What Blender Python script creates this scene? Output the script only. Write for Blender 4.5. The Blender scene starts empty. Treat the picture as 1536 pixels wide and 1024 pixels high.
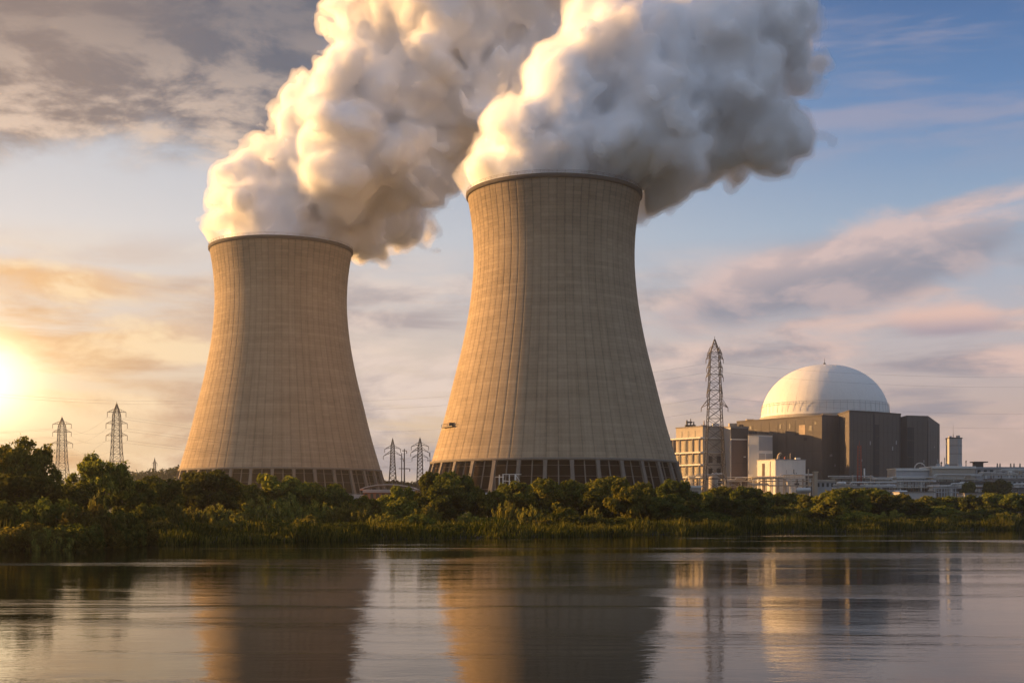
import bpy, math, random
import numpy as np
from mathutils import Vector

R = math.radians
PI = math.pi
C = bpy.context.scene.collection
SC = bpy.context.scene

# ------------------------------------------------------------------ camera
EYE, F, HX, HY = 4.0, 1900.0, 768.0, 762.0
cam_d = bpy.data.cameras.new("camera")
cam = bpy.data.objects.new("camera", cam_d)
C.objects.link(cam)
cam.location = (0, 0, EYE)
cam.rotation_euler = (R(90), 0, 0)
cam_d.sensor_width = 36
cam_d.lens = F / 1536 * 36
cam_d.shift_y = (HY - 512) / 1536
cam_d.clip_start = 0.5
cam_d.clip_end = 20000
SC.camera = cam

# ------------------------------------------------------------------ light
SUN_AZ, SUN_EL = R(-70), R(9.5)          # azimuth clockwise from +Y
sun_dir = Vector((math.sin(SUN_AZ) * math.cos(SUN_EL), math.cos(SUN_AZ) * math.cos(SUN_EL), math.sin(SUN_EL)))
sd = bpy.data.lights.new("sun", "SUN")
sd.energy = 5.0
sd.angle = R(0.6)
sd.color = (1.0, 0.54, 0.19)
sun = bpy.data.objects.new("sun", sd)
C.objects.link(sun)
sun.rotation_euler = sun_dir.to_track_quat('Z', 'Y').to_euler()

SC.view_settings.view_transform = 'Standard'
SC.view_settings.look = 'None'
SC.view_settings.exposure = 1.25
SC.view_settings.gamma = 1.0
SC.cycles.use_denoising = True
SC.cycles.denoising_prefilter = 'ACCURATE'
SC.cycles.max_bounces = 8
SC.cycles.diffuse_bounces = 5
SC.cycles.glossy_bounces = 3
SC.cycles.transmission_bounces = 4
SC.cycles.volume_bounces = 6
SC.cycles.transparent_max_bounces = 8
SC.cycles.sample_clamp_indirect = 6.0

# ------------------------------------------------------------------ node helper
class NT:
    def __init__(self, tree):
        self.t = tree
        self.n = tree.nodes
        self.l = tree.links
    def node(self, typ, **kw):
        nd = self.n.new(typ)
        for k, v in kw.items():
            setattr(nd, k, v)
        return nd
    def put(self, sock, v):
        if isinstance(v, bpy.types.NodeSocket):
            self.l.new(v, sock)
        elif isinstance(v, (tuple, list)):
            if sock.type == 'RGBA' and len(v) == 3:
                v = (*v, 1.0)
            sock.default_value = v
        else:
            sock.default_value = v
    def m(self, op, a, b=None, c=None, clamp=False):
        nd = self.node('ShaderNodeMath', operation=op, use_clamp=clamp)
        for i, v in enumerate((a, b, c)):
            if v is not None:
                self.put(nd.inputs[i], v)
        return nd.outputs[0]
    def vm(self, op, a, b=None):
        nd = self.node('ShaderNodeVectorMath', operation=op)
        self.put(nd.inputs[0], a)
        if b is not None:
            self.put(nd.inputs[1], b)
        return nd.outputs[0]
    def xyz(self, v):
        nd = self.node('ShaderNodeSeparateXYZ')
        self.put(nd.inputs[0], v)
        return nd.outputs
    def vec(self, x, y, z):
        nd = self.node('ShaderNodeCombineXYZ')
        for i, v in enumerate((x, y, z)):
            self.put(nd.inputs[i], v)
        return nd.outputs[0]
    def noise(self, v, scale=1.0, detail=4, rough=0.5, dist=0.0, lac=2.0):
        nd = self.node('ShaderNodeTexNoise')
        self.put(nd.inputs['Vector'], v)
        nd.inputs['Scale'].default_value = scale
        nd.inputs['Detail'].default_value = detail
        nd.inputs['Roughness'].default_value = rough
        nd.inputs['Lacunarity'].default_value = lac
        nd.inputs['Distortion'].default_value = dist
        return nd.outputs[0]
    def ss(self, v, lo, hi, a=0.0, b=1.0):
        nd = self.node('ShaderNodeMapRange', interpolation_type='SMOOTHSTEP')
        self.put(nd.inputs[0], v)
        self.put(nd.inputs[1], lo); self.put(nd.inputs[2], hi)
        self.put(nd.inputs[3], a); self.put(nd.inputs[4], b)
        return nd.outputs[0]
    def mix(self, f, a, b, mode='MIX'):
        nd = self.node('ShaderNodeMix', data_type='RGBA', blend_type=mode)
        self.put(nd.inputs[0], f)
        self.put(nd.inputs[6], a); self.put(nd.inputs[7], b)
        return nd.outputs[2]
    def ramp(self, v, stops, interp='LINEAR'):
        nd = self.node('ShaderNodeValToRGB')
        cr = nd.color_ramp
        cr.interpolation = interp
        while len(cr.elements) < len(stops):
            cr.elements.new(0.5)
        for e, (p, c) in zip(cr.elements, stops):
            e.position = p
            e.color = (*c, 1.0)
        self.put(nd.inputs[0], v)
        return nd.outputs[0]

def lin(r, g, b):
    return tuple(((c / 255) / 12.92 if c / 255 <= 0.04045 else ((c / 255 + 0.055) / 1.055) ** 2.4) for c in (r, g, b))

# ------------------------------------------------------------------ world sky
world = bpy.data.worlds.new("World")
SC.world = world
world.use_nodes = True
def build_sky():
    T = NT(world.node_tree)
    T.n.clear()
    out = T.node('ShaderNodeOutputWorld')
    bg = T.node('ShaderNodeBackground')
    STR = 0.1
    bg.inputs['Strength'].default_value = STR
    T.l.new(bg.outputs[0], out.inputs[0])
    d = T.node('ShaderNodeTexCoord').outputs['Generated']
    x, y, z = T.xyz(d)
    az = T.m('MULTIPLY', T.m('ARCTAN2', x, y), 180 / PI)              # degrees, 0 = +Y, + = east
    el = T.m('MULTIPLY', T.m('ARCSINE', z), 180 / PI)
    sky = T.node('ShaderNodeTexSky', sky_type='NISHITA', sun_disc=False, sun_elevation=SUN_EL,
                 sun_rotation=SUN_AZ, altitude=0, air_density=1.0, dust_density=2.5, ozone_density=1.0)
    def gauss(ca, ce, wa, we, tilt=0.0):
        da = T.m('SUBTRACT', az, ca)
        de = T.m('SUBTRACT', el, ce)
        if tilt:
            de = T.m('SUBTRACT', de, T.m('MULTIPLY', da, tilt))
        q = T.m('ADD', T.m('POWER', T.m('ABSOLUTE', T.m('DIVIDE', da, wa)), 2.0), T.m('POWER', T.m('ABSOLUTE', T.m('DIVIDE', de, we)), 2.0))
        return T.m('EXPONENT', T.m('MULTIPLY', q, -1.0))
    # clear air: sky model blended with the warm low air and the deep blue aloft
    east = T.ss(az, -20.0, 22.0)
    air_w = T.ramp(T.m('DIVIDE', el, 40.0, clamp=True), [(0.0, lin(238, 204, 160)), (0.09, lin(242, 212, 176)), (0.20, lin(226, 210, 198)), (0.30, lin(222, 220, 222)), (0.42, lin(190, 200, 214)), (0.55, lin(120, 148, 182)), (1.0, lin(66, 98, 150))])
    air_e = T.ramp(T.m('DIVIDE', el, 40.0, clamp=True), [(0.0, lin(208, 178, 166)), (0.10, lin(206, 182, 174)), (0.20, lin(196, 190, 196)), (0.30, lin(160, 182, 206)), (0.42, lin(98, 140, 190)), (0.55, lin(60, 102, 158)), (1.0, lin(52, 88, 142))])
    air = T.mix(east, air_w, air_e)
    air = T.mix(1.0, T.mix(0.12, air, T.mix(1.0, sky.outputs[0], (STR, STR, STR), 'MULTIPLY')), (1, 1, 1), 'MULTIPLY')
    # the sun's glow low in the west (through thin cloud)
    glow = T.m('ADD', T.m('ADD', T.m('MULTIPLY', gauss(-23.0, 5.4, 2.2, 1.8), 0.45), T.m('MULTIPLY', gauss(-23.0, 5.2, 4.2, 2.8), 0.24)), T.m('MULTIPLY', gauss(-27.0, 5.0, 11.0, 6.0), 0.11))
    # cloud fields
    P = T.vec(T.m('MULTIPLY', az, 0.07), T.m('MULTIPLY', el, 0.17), 0.35)
    P2 = T.vec(T.m('MULTIPLY', T.m('SUBTRACT', az, 1.6), 0.07), T.m('MULTIPLY', T.m('SUBTRACT', el, 0.7), 0.17), 0.35)
    n1 = T.noise(P, 2.2, 10, 0.62, 0.3)
    n1b = T.noise(P2, 2.2, 10, 0.62, 0.3)
    S = T.vec(T.m('MULTIPLY', az, 0.045), T.m('MULTIPLY', el, 0.34), 2.7)
    n2 = T.noise(S, 2.0, 8, 0.55, 0.3)
    lit = T.ss(T.m('SUBTRACT', n1, n1b), -0.09, 0.12)
    # bank of cloud, upper west
    ul = T.m('MULTIPLY', T.ss(az, -5.0, -12.0), T.ss(T.m('SUBTRACT', el, T.m('MULTIPLY', T.m('ADD', az, 22.0), 0.10)), 12.6, 17.5))
    c1 = T.ss(T.m('ADD', n1, T.m('MULTIPLY', ul, 0.50)), 0.52, 0.84)
    c1 = T.m('MULTIPLY', c1, T.ss(ul, 0.0, 0.25))
    body1 = T.mix(T.ss(az, -21.0, -10.0), lin(126, 113, 110), lin(80, 92, 110))
    col1 = T.mix(T.m('MULTIPLY', lit, T.ss(el, 21.0, 14.0, 0.15, 0.95)), body1, lin(232, 206, 184))
    # long tilted bank, east
    be = T.m('MAXIMUM', T.m('MULTIPLY', gauss(15.0, 10.4, 9.0, 2.0, 0.20), 1.3), T.m('MULTIPLY', gauss(19.5, 12.6, 5.0, 1.0, 0.22), 0.9))
    c2 = T.ss(T.m('ADD', T.m('MULTIPLY', n1, 0.8), T.m('MULTIPLY', be, 0.62)), 0.66, 0.98)
    top2 = T.ss(T.m('SUBTRACT', el, T.m('MULTIPLY', T.m('SUBTRACT', az, 15.5), 0.20)), 9.9, 11.6)
    col2 = T.mix(T.m('MULTIPLY', T.m('ADD', T.m('MULTIPLY', top2, 0.65), T.m('MULTIPLY', lit, 0.5)), 1.0, clamp=True), lin(146, 147, 160), lin(218, 192, 186))
    # thin veils high in the east
    c3 = T.m('MULTIPLY', T.ss(n2, 0.44, 0.66), T.m('MULTIPLY', T.ss(el, 13.0, 17.0), T.ss(az, 8.0, 13.0)))
    # streaks and low banks all round, lower sky
    low = T.m('MULTIPLY', T.ss(el, -0.4, 1.0), T.ss(el, 12.5, 8.4))
    c4 = T.m('MULTIPLY', T.ss(n2, 0.38, 0.58), low)
    col4e = T.mix(T.ss(n1, 0.40, 0.60), lin(158, 151, 158), lin(226, 194, 182))
    col4w = T.mix(T.ss(n1, 0.38, 0.62), lin(206, 162, 120), lin(250, 220, 178))
    col4m = T.mix(T.ss(n1, 0.40, 0.60), lin(174, 164, 166), lin(232, 212, 200))
    col4 = T.mix(T.ss(az, -19.0, -8.0), col4w, T.mix(T.ss(az, 0.0, 14.0), col4m, col4e))
    # orange-edged cloud low in the west
    wl = T.m('MAXIMUM', gauss(-19.5, 9.6, 6.0, 1.1, -0.03), T.m('MULTIPLY', gauss(-14.0, 7.2, 7.0, 1.5), 0.9))
    c5 = T.ss(T.m('ADD', T.m('MULTIPLY', n1, 0.8), T.m('MULTIPLY', wl, 0.55)), 0.60, 0.92)
    col5 = T.mix(T.m('MULTIPLY', lit, 0.8), T.mix(T.ss(az, -20.0, -12.0), lin(232, 180, 120), lin(212, 186, 166)), lin(255, 228, 186))
    # small pink heap at the right edge
    hp = gauss(19.0, 7.9, 3.0, 0.9)
    c6 = T.ss(T.m('ADD', T.m('MULTIPLY', n1, 0.8), T.m('MULTIPLY', hp, 0.6)), 0.62, 0.9)
    col6 = T.mix(T.ss(el, 7.4, 8.4), lin(172, 158, 168), lin(234, 194, 178))
    c = air
    c = T.mix(T.m('MULTIPLY', c3, 0.5), c, lin(178, 168, 180))
    c = T.mix(T.m('MULTIPLY', c4, 0.92), c, col4)
    c = T.mix(T.m('MULTIPLY', c2, 0.92), c, col2)
    c = T.mix(T.m('MULTIPLY', c6, 0.85), c, col6)
    c = T.mix(T.m('MULTIPLY', c5, 0.85), c, col5)
    c = T.mix(T.m('MULTIPLY', c1, 0.93), c, col1)
    core = gauss(-23.4, 5.3, 2.1, 1.7)
    c = T.mix(T.m('MULTIPLY', core, 1.0), c, (2.4, 2.0, 1.35))
    g = T.mix(1.0, T.mix(glow, (0, 0, 0), (1.10, 0.66, 0.20)), (1, 1, 1), 'MULTIPLY')
    c = T.mix(1.0, c, g, 'ADD')
    # away from the sunset the evening sky is dim and bluish
    back = T.ss(T.m('ABSOLUTE', az), 38.0, 110.0)
    dim = T.mix(T.ss(el, 0.0, 60.0), (0.30, 0.365, 0.45), (0.25, 0.34, 0.50))
    c = T.mix(T.m('MULTIPLY', back, 0.92), c, dim)
    over = T.ss(el, 28.0, 60.0)
    c = T.mix(T.m('MULTIPLY', over, 0.8), c, (0.30, 0.36, 0.48))
    below = T.ss(el, 0.0, -4.0)
    c = T.mix(below, c, (0.03, 0.028, 0.024))
    G = 0.43 / STR
    c = T.mix(1.0, c, (G, G, G), 'MULTIPLY')
    T.l.new(c, bg.inputs['Color'])
build_sky()
world.cycles.sampling_method = 'MANUAL'
world.cycles.sample_map_resolution = 512

# ------------------------------------------------------------------ helpers
def P(px, py, D):
    return Vector(((px - HX) / F * D, D, EYE + (HY - py) / F * D))
def X(px, D):
    return (px - HX) / F * D
def Z(py, D):
    return EYE + (HY - py) / F * D

class MB:
    """collects shapes, links them as one mesh"""
    def __init__(self):
        self.v, self.f, self.sm = [], [], []
    def add(self, vs, fs, smooth=False):
        o = len(self.v)
        self.v += [tuple(p) for p in vs]
        self.f += [tuple(i + o for i in q) for q in fs]
        self.sm += [smooth] * len(fs)
        return self
    def box(self, x0, x1, y0, y1, z0, z1):
        vs = [(x0, y0, z0), (x1, y0, z0), (x1, y1, z0), (x0, y1, z0), (x0, y0, z1), (x1, y0, z1), (x1, y1, z1), (x0, y1, z1)]
        return self.add(vs, [(0, 3, 2, 1), (4, 5, 6, 7), (0, 1, 5, 4), (1, 2, 6, 5), (2, 3, 7, 6), (3, 0, 4, 7)])
    def beam(self, a, b, w, w2=None, n=4):
        a, b = Vector(a), Vector(b)
        w2 = w if w2 is None else w2
        d = (b - a).normalized()
        up = Vector((0, 0, 1)) if abs(d.z) < 0.95 else Vector((0, 1, 0))
        s = d.cross(up).normalized(); t = s.cross(d)
        vs = []
        for p, r in ((a, w / 2), (b, w2 / 2)):
            for k in range(n):
                q = 2 * PI * (k + 0.5) / n
                rr = r * (1.414 if n == 4 else 1)
                vs.append(p + s * math.cos(q) * rr + t * math.sin(q) * rr)
        fs = [(k, (k + 1) % n, n + (k + 1) % n, n + k) for k in range(n)]
        fs += [tuple(range(n - 1, -1, -1)), tuple(range(n, 2 * n))]
        return self.add(vs, fs, n > 6)
    def path(self, pts, r, n=6):
        pts = [Vector(p) for p in pts]
        vs, fs = [], []
        for i, p in enumerate(pts):
            d = (pts[min(i + 1, len(pts) - 1)] - pts[max(i - 1, 0)]).normalized()
            up = Vector((0, 0, 1)) if abs(d.z) < 0.9 else Vector((0, 1, 0))
            s = d.cross(up).normalized(); t = s.cross(d)
            rr = r[i] if isinstance(r, (list, tuple)) else r
            for k in range(n):
                q = 2 * PI * k / n
                vs.append(p + (s * math.cos(q) + t * math.sin(q)) * rr)
        for i in range(len(pts) - 1):
            for k in range(n):
                fs.append((i * n + k, i * n + (k + 1) % n, (i + 1) * n + (k + 1) % n, (i + 1) * n + k))
        fs += [tuple(range(n - 1, -1, -1)), tuple((len(pts) - 1) * n + k for k in range(n))]
        return self.add(vs, fs, n > 4)
    def prism(self, poly, z0, z1):
        """vertical prism over a counter-clockwise plan polygon; z1 may be a list"""
        n = len(poly)
        zs = z1 if isinstance(z1, (list, tuple)) else [z1] * n
        vs = [(x, y, z0) for x, y in poly] + [(x, y, zs[i]) for i, (x, y) in enumerate(poly)]
        fs = [(k, (k + 1) % n, n + (k + 1) % n, n + k) for k in range(n)]
        fs += [tuple(range(n - 1, -1, -1)), tuple(range(n, 2 * n))]
        return self.add(vs, fs)
    def wallbox(self, a, b, h0, h1, z0, z1, out, thick):
        """box laid on a wall running from plan point a to b: h0,h1 = fractions along; 'out' = unit outward normal; thick = stand-off"""
        a, b, n = Vector(a), Vector(b), Vector(out)
        p, q = a.lerp(b, h0), a.lerp(b, h1)
        i0, i1 = p - n * 0.3, q - n * 0.3
        o0, o1 = p + n * thick, q + n * thick
        vs = [(*i0, z0), (*o0, z0), (*o1, z0), (*i1, z0), (*i0, z1), (*o0, z1), (*o1, z1), (*i1, z1)]
        return self.add(vs, [(0, 3, 2, 1), (4, 5, 6, 7), (0, 1, 5, 4), (1, 2, 6, 5), (2, 3, 7, 6), (3, 0, 4, 7)])
    def lathe(self, prof, n=48, cx=0, cy=0, smooth=True, cap=False):
        vs, fs = [], []
        for r, z in prof:
            for k in range(n):
                q = 2 * PI * k / n
                vs.append((cx + r * math.cos(q), cy + r * math.sin(q), z))
        for i in range(len(prof) - 1):
            for k in range(n):
                fs.append((i * n + k, i * n + (k + 1) % n, (i + 1) * n + (k + 1) % n, (i + 1) * n + k))
        if cap:
            fs.append(tuple((len(prof) - 1) * n + k for k in range(n)))
        return self.add(vs, fs, smooth)
    def build(self, name, mat, parent=None):
        me = bpy.data.meshes.new(name)
        me.from_pydata(self.v, [], self.f)
        me.polygons.foreach_set("use_smooth", self.sm)
        me.materials.append(mat)
        me.update()
        o = bpy.data.objects.new(name, me)
        C.objects.link(o)
        o.parent = parent
        return o

def np_mesh(name, verts, faces, mat, parent=None, smooth=False):
    """verts (n,3), faces (m,k) all the same size"""
    verts = np.asarray(verts, np.float32); faces = np.asarray(faces, np.int32)
    me = bpy.data.meshes.new(name)
    me.vertices.add(len(verts)); me.vertices.foreach_set("co", verts.ravel())
    k = faces.shape[1]
    me.loops.add(faces.size); me.loops.foreach_set("vertex_index", faces.ravel())
    me.polygons.add(len(faces))
    me.polygons.foreach_set("loop_start", np.arange(0, faces.size, k, dtype=np.int32))
    me.polygons.foreach_set("loop_total", np.full(len(faces), k, np.int32))
    me.polygons.foreach_set("use_smooth", np.full(len(faces), smooth))
    me.materials.append(mat)
    me.update(calc_edges=True)
    o = bpy.data.objects.new(name, me)
    C.objects.link(o)
    o.parent = parent
    return o

def tag(o, label=None, cat=None, group=None, kind=None):
    if label: o['label'] = label
    if cat: o['category'] = cat
    if group: o['group'] = group
    if kind: o['kind'] = kind
    return o
def thing(name, label, cat, loc=(0, 0, 0), group=None):
    o = bpy.data.objects.new(name, None)
    C.objects.link(o)
    o.location = loc
    o.empty_display_size = 1
    return tag(o, label, cat, group)
def copy_tree(root, loc, label, scale=None, rz=None):
    def rec(o, parent):
        c = o.copy()
        C.objects.link(c)
        c.parent = parent
        for ch in [k for k in bpy.data.objects if k.parent == o]:
            rec(ch, c)
        return c
    r = rec(root, None)
    r.location = loc
    r['label'] = label
    if scale is not None: r.scale = scale
    if rz is not None: r.rotation_euler = (0, 0, rz)
    return r

# ------------------------------------------------------------------ materials
def material(name):
    m = bpy.data.materials.new(name)
    m.use_nodes = True
    T = NT(m.node_tree)
    b = T.n['Principled BSDF']
    return m, T, b
def plain(name, col, rough=0.8, metal=0.0, var=0.12, scale=0.3, streak=0.0, bump=0.0):
    """painted or bare surface with mottling and rain streaks"""
    m, T, b = material(name)
    p = T.node('ShaderNodeTexCoord').outputs['Object']
    n = T.noise(p, scale, 5, 0.6)
    x, y, z = T.xyz(p)
    s = T.noise(T.vec(T.m('MULTIPLY', x, 1.2), T.m('MULTIPLY', y, 1.2), T.m('MULTIPLY', z, 0.06)), 1.0, 4, 0.6)
    k = T.m('ADD', T.m('MULTIPLY', T.m('SUBTRACT', n, 0.5), 2 * var), T.m('MULTIPLY', T.m('SUBTRACT', s, 0.5), 2 * streak))
    k = T.m('ADD', k, 1.0)
    T.l.new(T.mix(1.0, col, T.vec(k, k, k), 'MULTIPLY'), b.inputs['Base Color'])
    b.inputs['Roughness'].default_value = rough
    if rough >= 0.7: b.inputs['Specular IOR Level'].default_value = 0.2
    b.inputs['Metallic'].default_value = metal
    if bump:
        bp = T.node('ShaderNodeBump')
        bp.inputs['Strength'].default_value = bump
        T.put(bp.inputs['Height'], n)
        T.l.new(bp.outputs[0], b.inputs['Normal'])
    return m

NRIB = 68
def concrete_shell():
    m, T, b = material("tower_concrete")
    p = T.node('ShaderNodeTexCoord').outputs['Object']
    x, y, z = T.xyz(p)
    ang = T.m('ARCTAN2', x, T.m('MULTIPLY', y, -1.0))
    lift = T.m('DIVIDE', z, 1.55)
    row = T.m('FLOOR', lift)
    fr = T.m('FRACT', lift)
    joint = T.ss(T.m('ABSOLUTE', T.m('SUBTRACT', fr, 0.5)), 0.40, 0.5)
    wn = T.node('ShaderNodeTexWhiteNoise', noise_dimensions='1D')
    T.put(wn.inputs['W'], row)
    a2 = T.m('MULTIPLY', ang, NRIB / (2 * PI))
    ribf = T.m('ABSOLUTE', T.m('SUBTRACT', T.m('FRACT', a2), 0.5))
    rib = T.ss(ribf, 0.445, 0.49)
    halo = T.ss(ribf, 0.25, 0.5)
    wn2 = T.node('ShaderNodeTexWhiteNoise', noise_dimensions='2D')
    T.put(wn2.inputs['Vector'], T.vec(T.m('FLOOR', a2), T.m('FLOOR', T.m('DIVIDE', row, 1.0)), 0))
    streak = T.noise(T.vec(T.m('MULTIPLY', ang, 46.0), 0.0, T.m('MULTIPLY', z, 0.022)), 1.0, 6, 0.62)
    broad = T.noise(T.vec(T.m('MULTIPLY', ang, 5.0), 3.0, T.m('MULTIPLY', z, 0.02)), 1.0, 5, 0.6)
    band = T.noise(T.vec(T.m('MULTIPLY', ang, 2.0), 7.0, T.m('MULTIPLY', z, 0.16)), 1.0, 5, 0.65)
    fine = T.noise(p, 1.3, 5, 0.65)
    k = T.m('ADD', 1.0, T.m('MULTIPLY', T.m('SUBTRACT', streak, 0.5), 0.62))
    k = T.m('ADD', k, T.m('MULTIPLY', T.m('SUBTRACT', broad, 0.5), 0.60))
    k = T.m('ADD', k, T.m('MULTIPLY', T.m('SUBTRACT', band, 0.5), 0.42))
    k = T.m('ADD', k, T.m('MULTIPLY', T.m('SUBTRACT', fine, 0.5), 0.35))
    k = T.m('ADD', k, T.m('MULTIPLY', T.m('SUBTRACT', wn.outputs[0], 0.5), 0.12))
    k = T.m('ADD', k, T.m('MULTIPLY', T.m('SUBTRACT', wn2.outputs[0], 0.5), 0.14))
    k = T.m('SUBTRACT', k, T.m('MULTIPLY', joint, 0.20))
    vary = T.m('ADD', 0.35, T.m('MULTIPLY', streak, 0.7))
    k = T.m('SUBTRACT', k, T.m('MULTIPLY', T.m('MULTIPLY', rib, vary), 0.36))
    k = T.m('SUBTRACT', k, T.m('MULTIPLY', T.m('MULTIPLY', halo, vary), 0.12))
    # soot and damp below the rim
    k = T.m('SUBTRACT', k, T.m('MULTIPLY', T.ss(T.m('ADD', z, T.m('MULTIPLY', T.m('SUBTRACT', streak, 0.5), 90.0)), 112.0, 150.0), 0.26))
    col = T.mix(broad, (0.36, 0.278, 0.185), (0.31, 0.247, 0.175))
    T.l.new(T.mix(1.0, col, T.vec(k, k, k), 'MULTIPLY'), b.inputs['Base Color'])
    b.inputs['Roughness'].default_value = 0.92
    b.inputs['Specular IOR Level'].default_value = 0.2
    bp = T.node('ShaderNodeBump')
    bp.inputs['Strength'].default_value = 0.35
    bp.inputs['Distance'].default_value = 0.15
    T.put(bp.inputs['Height'], T.m('SUBTRACT', fine, T.m('MULTIPLY', joint, 0.8)))
    T.l.new(bp.outputs[0], b.inputs['Normal'])
    return m
def louvre_mat():
    m, T, b = material("louvre_boards")
    p = T.node('ShaderNodeTexCoord').outputs['Object']
    x, y, z = T.xyz(p)
    n = T.noise(p, 0.35, 5, 0.6)
    sl = T.ss(T.m('ABSOLUTE', T.m('SUBTRACT', T.m('FRACT', T.m('DIVIDE', z, 0.9)), 0.5)), 0.3, 0.5)
    k = T.m('MULTIPLY', T.m('ADD', 0.5, n), T.m('SUBTRACT', 1.0, T.m('MULTIPLY', sl, 0.5)))
    T.l.new(T.mix(1.0, (0.016, 0.0095, 0.0075), T.vec(k, k, k), 'MULTIPLY'), b.inputs['Base Color'])
    b.inputs['Specular IOR Level'].default_value = 0.05
    b.inputs['Roughness'].default_value = 0.9
    return m
def foliage(name, c1, c2, trans=0.35, patch=0.9):
    m, T, b = material(name)
    T.n.remove(b)
    p = T.node('ShaderNodeTexCoord').outputs['Object']
    info = T.node('ShaderNodeObjectInfo')
    n = T.noise(p, patch, 4, 0.65)
    g = T.node('ShaderNodeNewGeometry')
    r = T.m('ADD', T.m('MULTIPLY', g.outputs['Random Per Island'], 0.55), T.m('MULTIPLY', T.ss(n, 0.3, 0.7), 0.45))
    col = T.mix(T.ss(r, 0.2, 1.0), c1, c2)
    hv = T.node('ShaderNodeHueSaturation')
    T.put(hv.inputs['Hue'], T.m('ADD', 0.485, T.m('MULTIPLY', info.outputs['Random'], 0.03)))
    T.put(hv.inputs['Value'], T.m('ADD', 0.75, T.m('MULTIPLY', info.outputs['Random'], 0.5)))
    T.put(hv.inputs['Color'], col)
    d = T.node('ShaderNodeBsdfDiffuse'); T.l.new(hv.outputs[0], d.inputs[0])
    t = T.node('ShaderNodeBsdfTranslucent'); T.l.new(T.mix(1.0, hv.outputs[0], (1.25, 1.15, 0.6), 'MULTIPLY'), t.inputs[0])
    mx = T.node('ShaderNodeMixShader'); mx.inputs[0].default_value = trans
    T.l.new(d.outputs[0], mx.inputs[1]); T.l.new(t.outputs[0], mx.inputs[2])
    T.l.new(mx.outputs[0], T.n['Material Output'].inputs['Surface'])
    return m
def water_mat():
    m, T, b = material("river_water")
    p = T.node('ShaderNodeTexCoord').outputs['Object']
    x, y, z = T.xyz(p)
    b.inputs['Base Color'].default_value = (0.004, 0.005, 0.004, 1)
    b.inputs['IOR'].default_value = 1.145
    b.inputs['Specular IOR Level'].default_value = 0.5
    # wind lanes: long patches of ruffled water between calm ones
    lane = T.noise(T.vec(T.m('MULTIPLY', x, 0.014), T.m('MULTIPLY', y, 0.075), 0.0), 1.0, 4, 0.55, 0.6)
    ruf = T.ss(lane, 0.50, 0.68)
    w1 = T.noise(T.vec(T.m('MULTIPLY', x, 0.8), T.m('MULTIPLY', y, 1.35), 0.0), 1.0, 5, 0.6, 0.4)
    w2 = T.noise(T.vec(T.m('MULTIPLY', x, 2.6), T.m('MULTIPLY', y, 4.6), 5.0), 1.0, 3, 0.6, 0.3)
    w3 = T.noise(T.vec(T.m('MULTIPLY', x, 0.10), T.m('MULTIPLY', y, 0.17), 9.0), 1.0, 3, 0.5)
    amp = T.m('ADD', 0.22, T.m('MULTIPLY', ruf, 1.3))
    h = T.m('ADD', T.m('MULTIPLY', w3, 0.10), T.m('MULTIPLY', amp, T.m('ADD', T.m('MULTIPLY', w1, 0.085), T.m('MULTIPLY', w2, 0.042))))
    bp = T.node('ShaderNodeBump')
    bp.inputs['Strength'].default_value = 0.5
    bp.inputs['Distance'].default_value = 0.55
    T.put(bp.inputs['Height'], h)
    T.l.new(bp.outputs[0], b.inputs['Normal'])
    T.put(b.inputs['Roughness'], T.m('ADD', 0.02, T.m('MULTIPLY', ruf, 0.07)))
    return m
def ground_mat():
    m, T, b = material("bank_soil_and_turf")
    p = T.node('ShaderNodeTexCoord').outputs['Object']
    x, y, z = T.xyz(p)
    n = T.noise(p, 0.12, 6, 0.65)
    wet = T.ss(z, 0.15, 0.9)
    col = T.mix(T.ss(n, 0.35, 0.65), (0.035, 0.042, 0.014), (0.060, 0.062, 0.022))
    T.l.new(T.mix(wet, (0.018, 0.014, 0.009), col), b.inputs['Base Color'])
    b.inputs['Roughness'].default_value = 0.95
    return m
def steam_mat():
    m, T, b = material("steam")
    b.inputs['Base Color'].default_value = (0.94, 0.962, 1.0, 1)
    b.inputs['Roughness'].default_value = 1.0
    b.inputs['Specular IOR Level'].default_value = 0.0
    b.subsurface_method = 'BURLEY'
    b.inputs['Subsurface Weight'].default_value = 1.0
    b.inputs['Subsurface Radius'].default_value = (1, 1, 1)
    b.inputs['Subsurface Scale'].default_value = 14.0
    return m
def vapour_mat(dens):
    m, T, b = material("thin_vapour")
    T.n.remove(b)
    v = T.node('ShaderNodeVolumePrincipled')
    v.inputs['Color'].default_value = (0.985, 0.985, 0.99, 1)
    v.inputs['Density'].default_value = dens
    v.inputs['Anisotropy'].default_value = 0.3
    T.l.new(v.outputs[0], T.n['Material Output'].inputs['Volume'])
    return m

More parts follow.
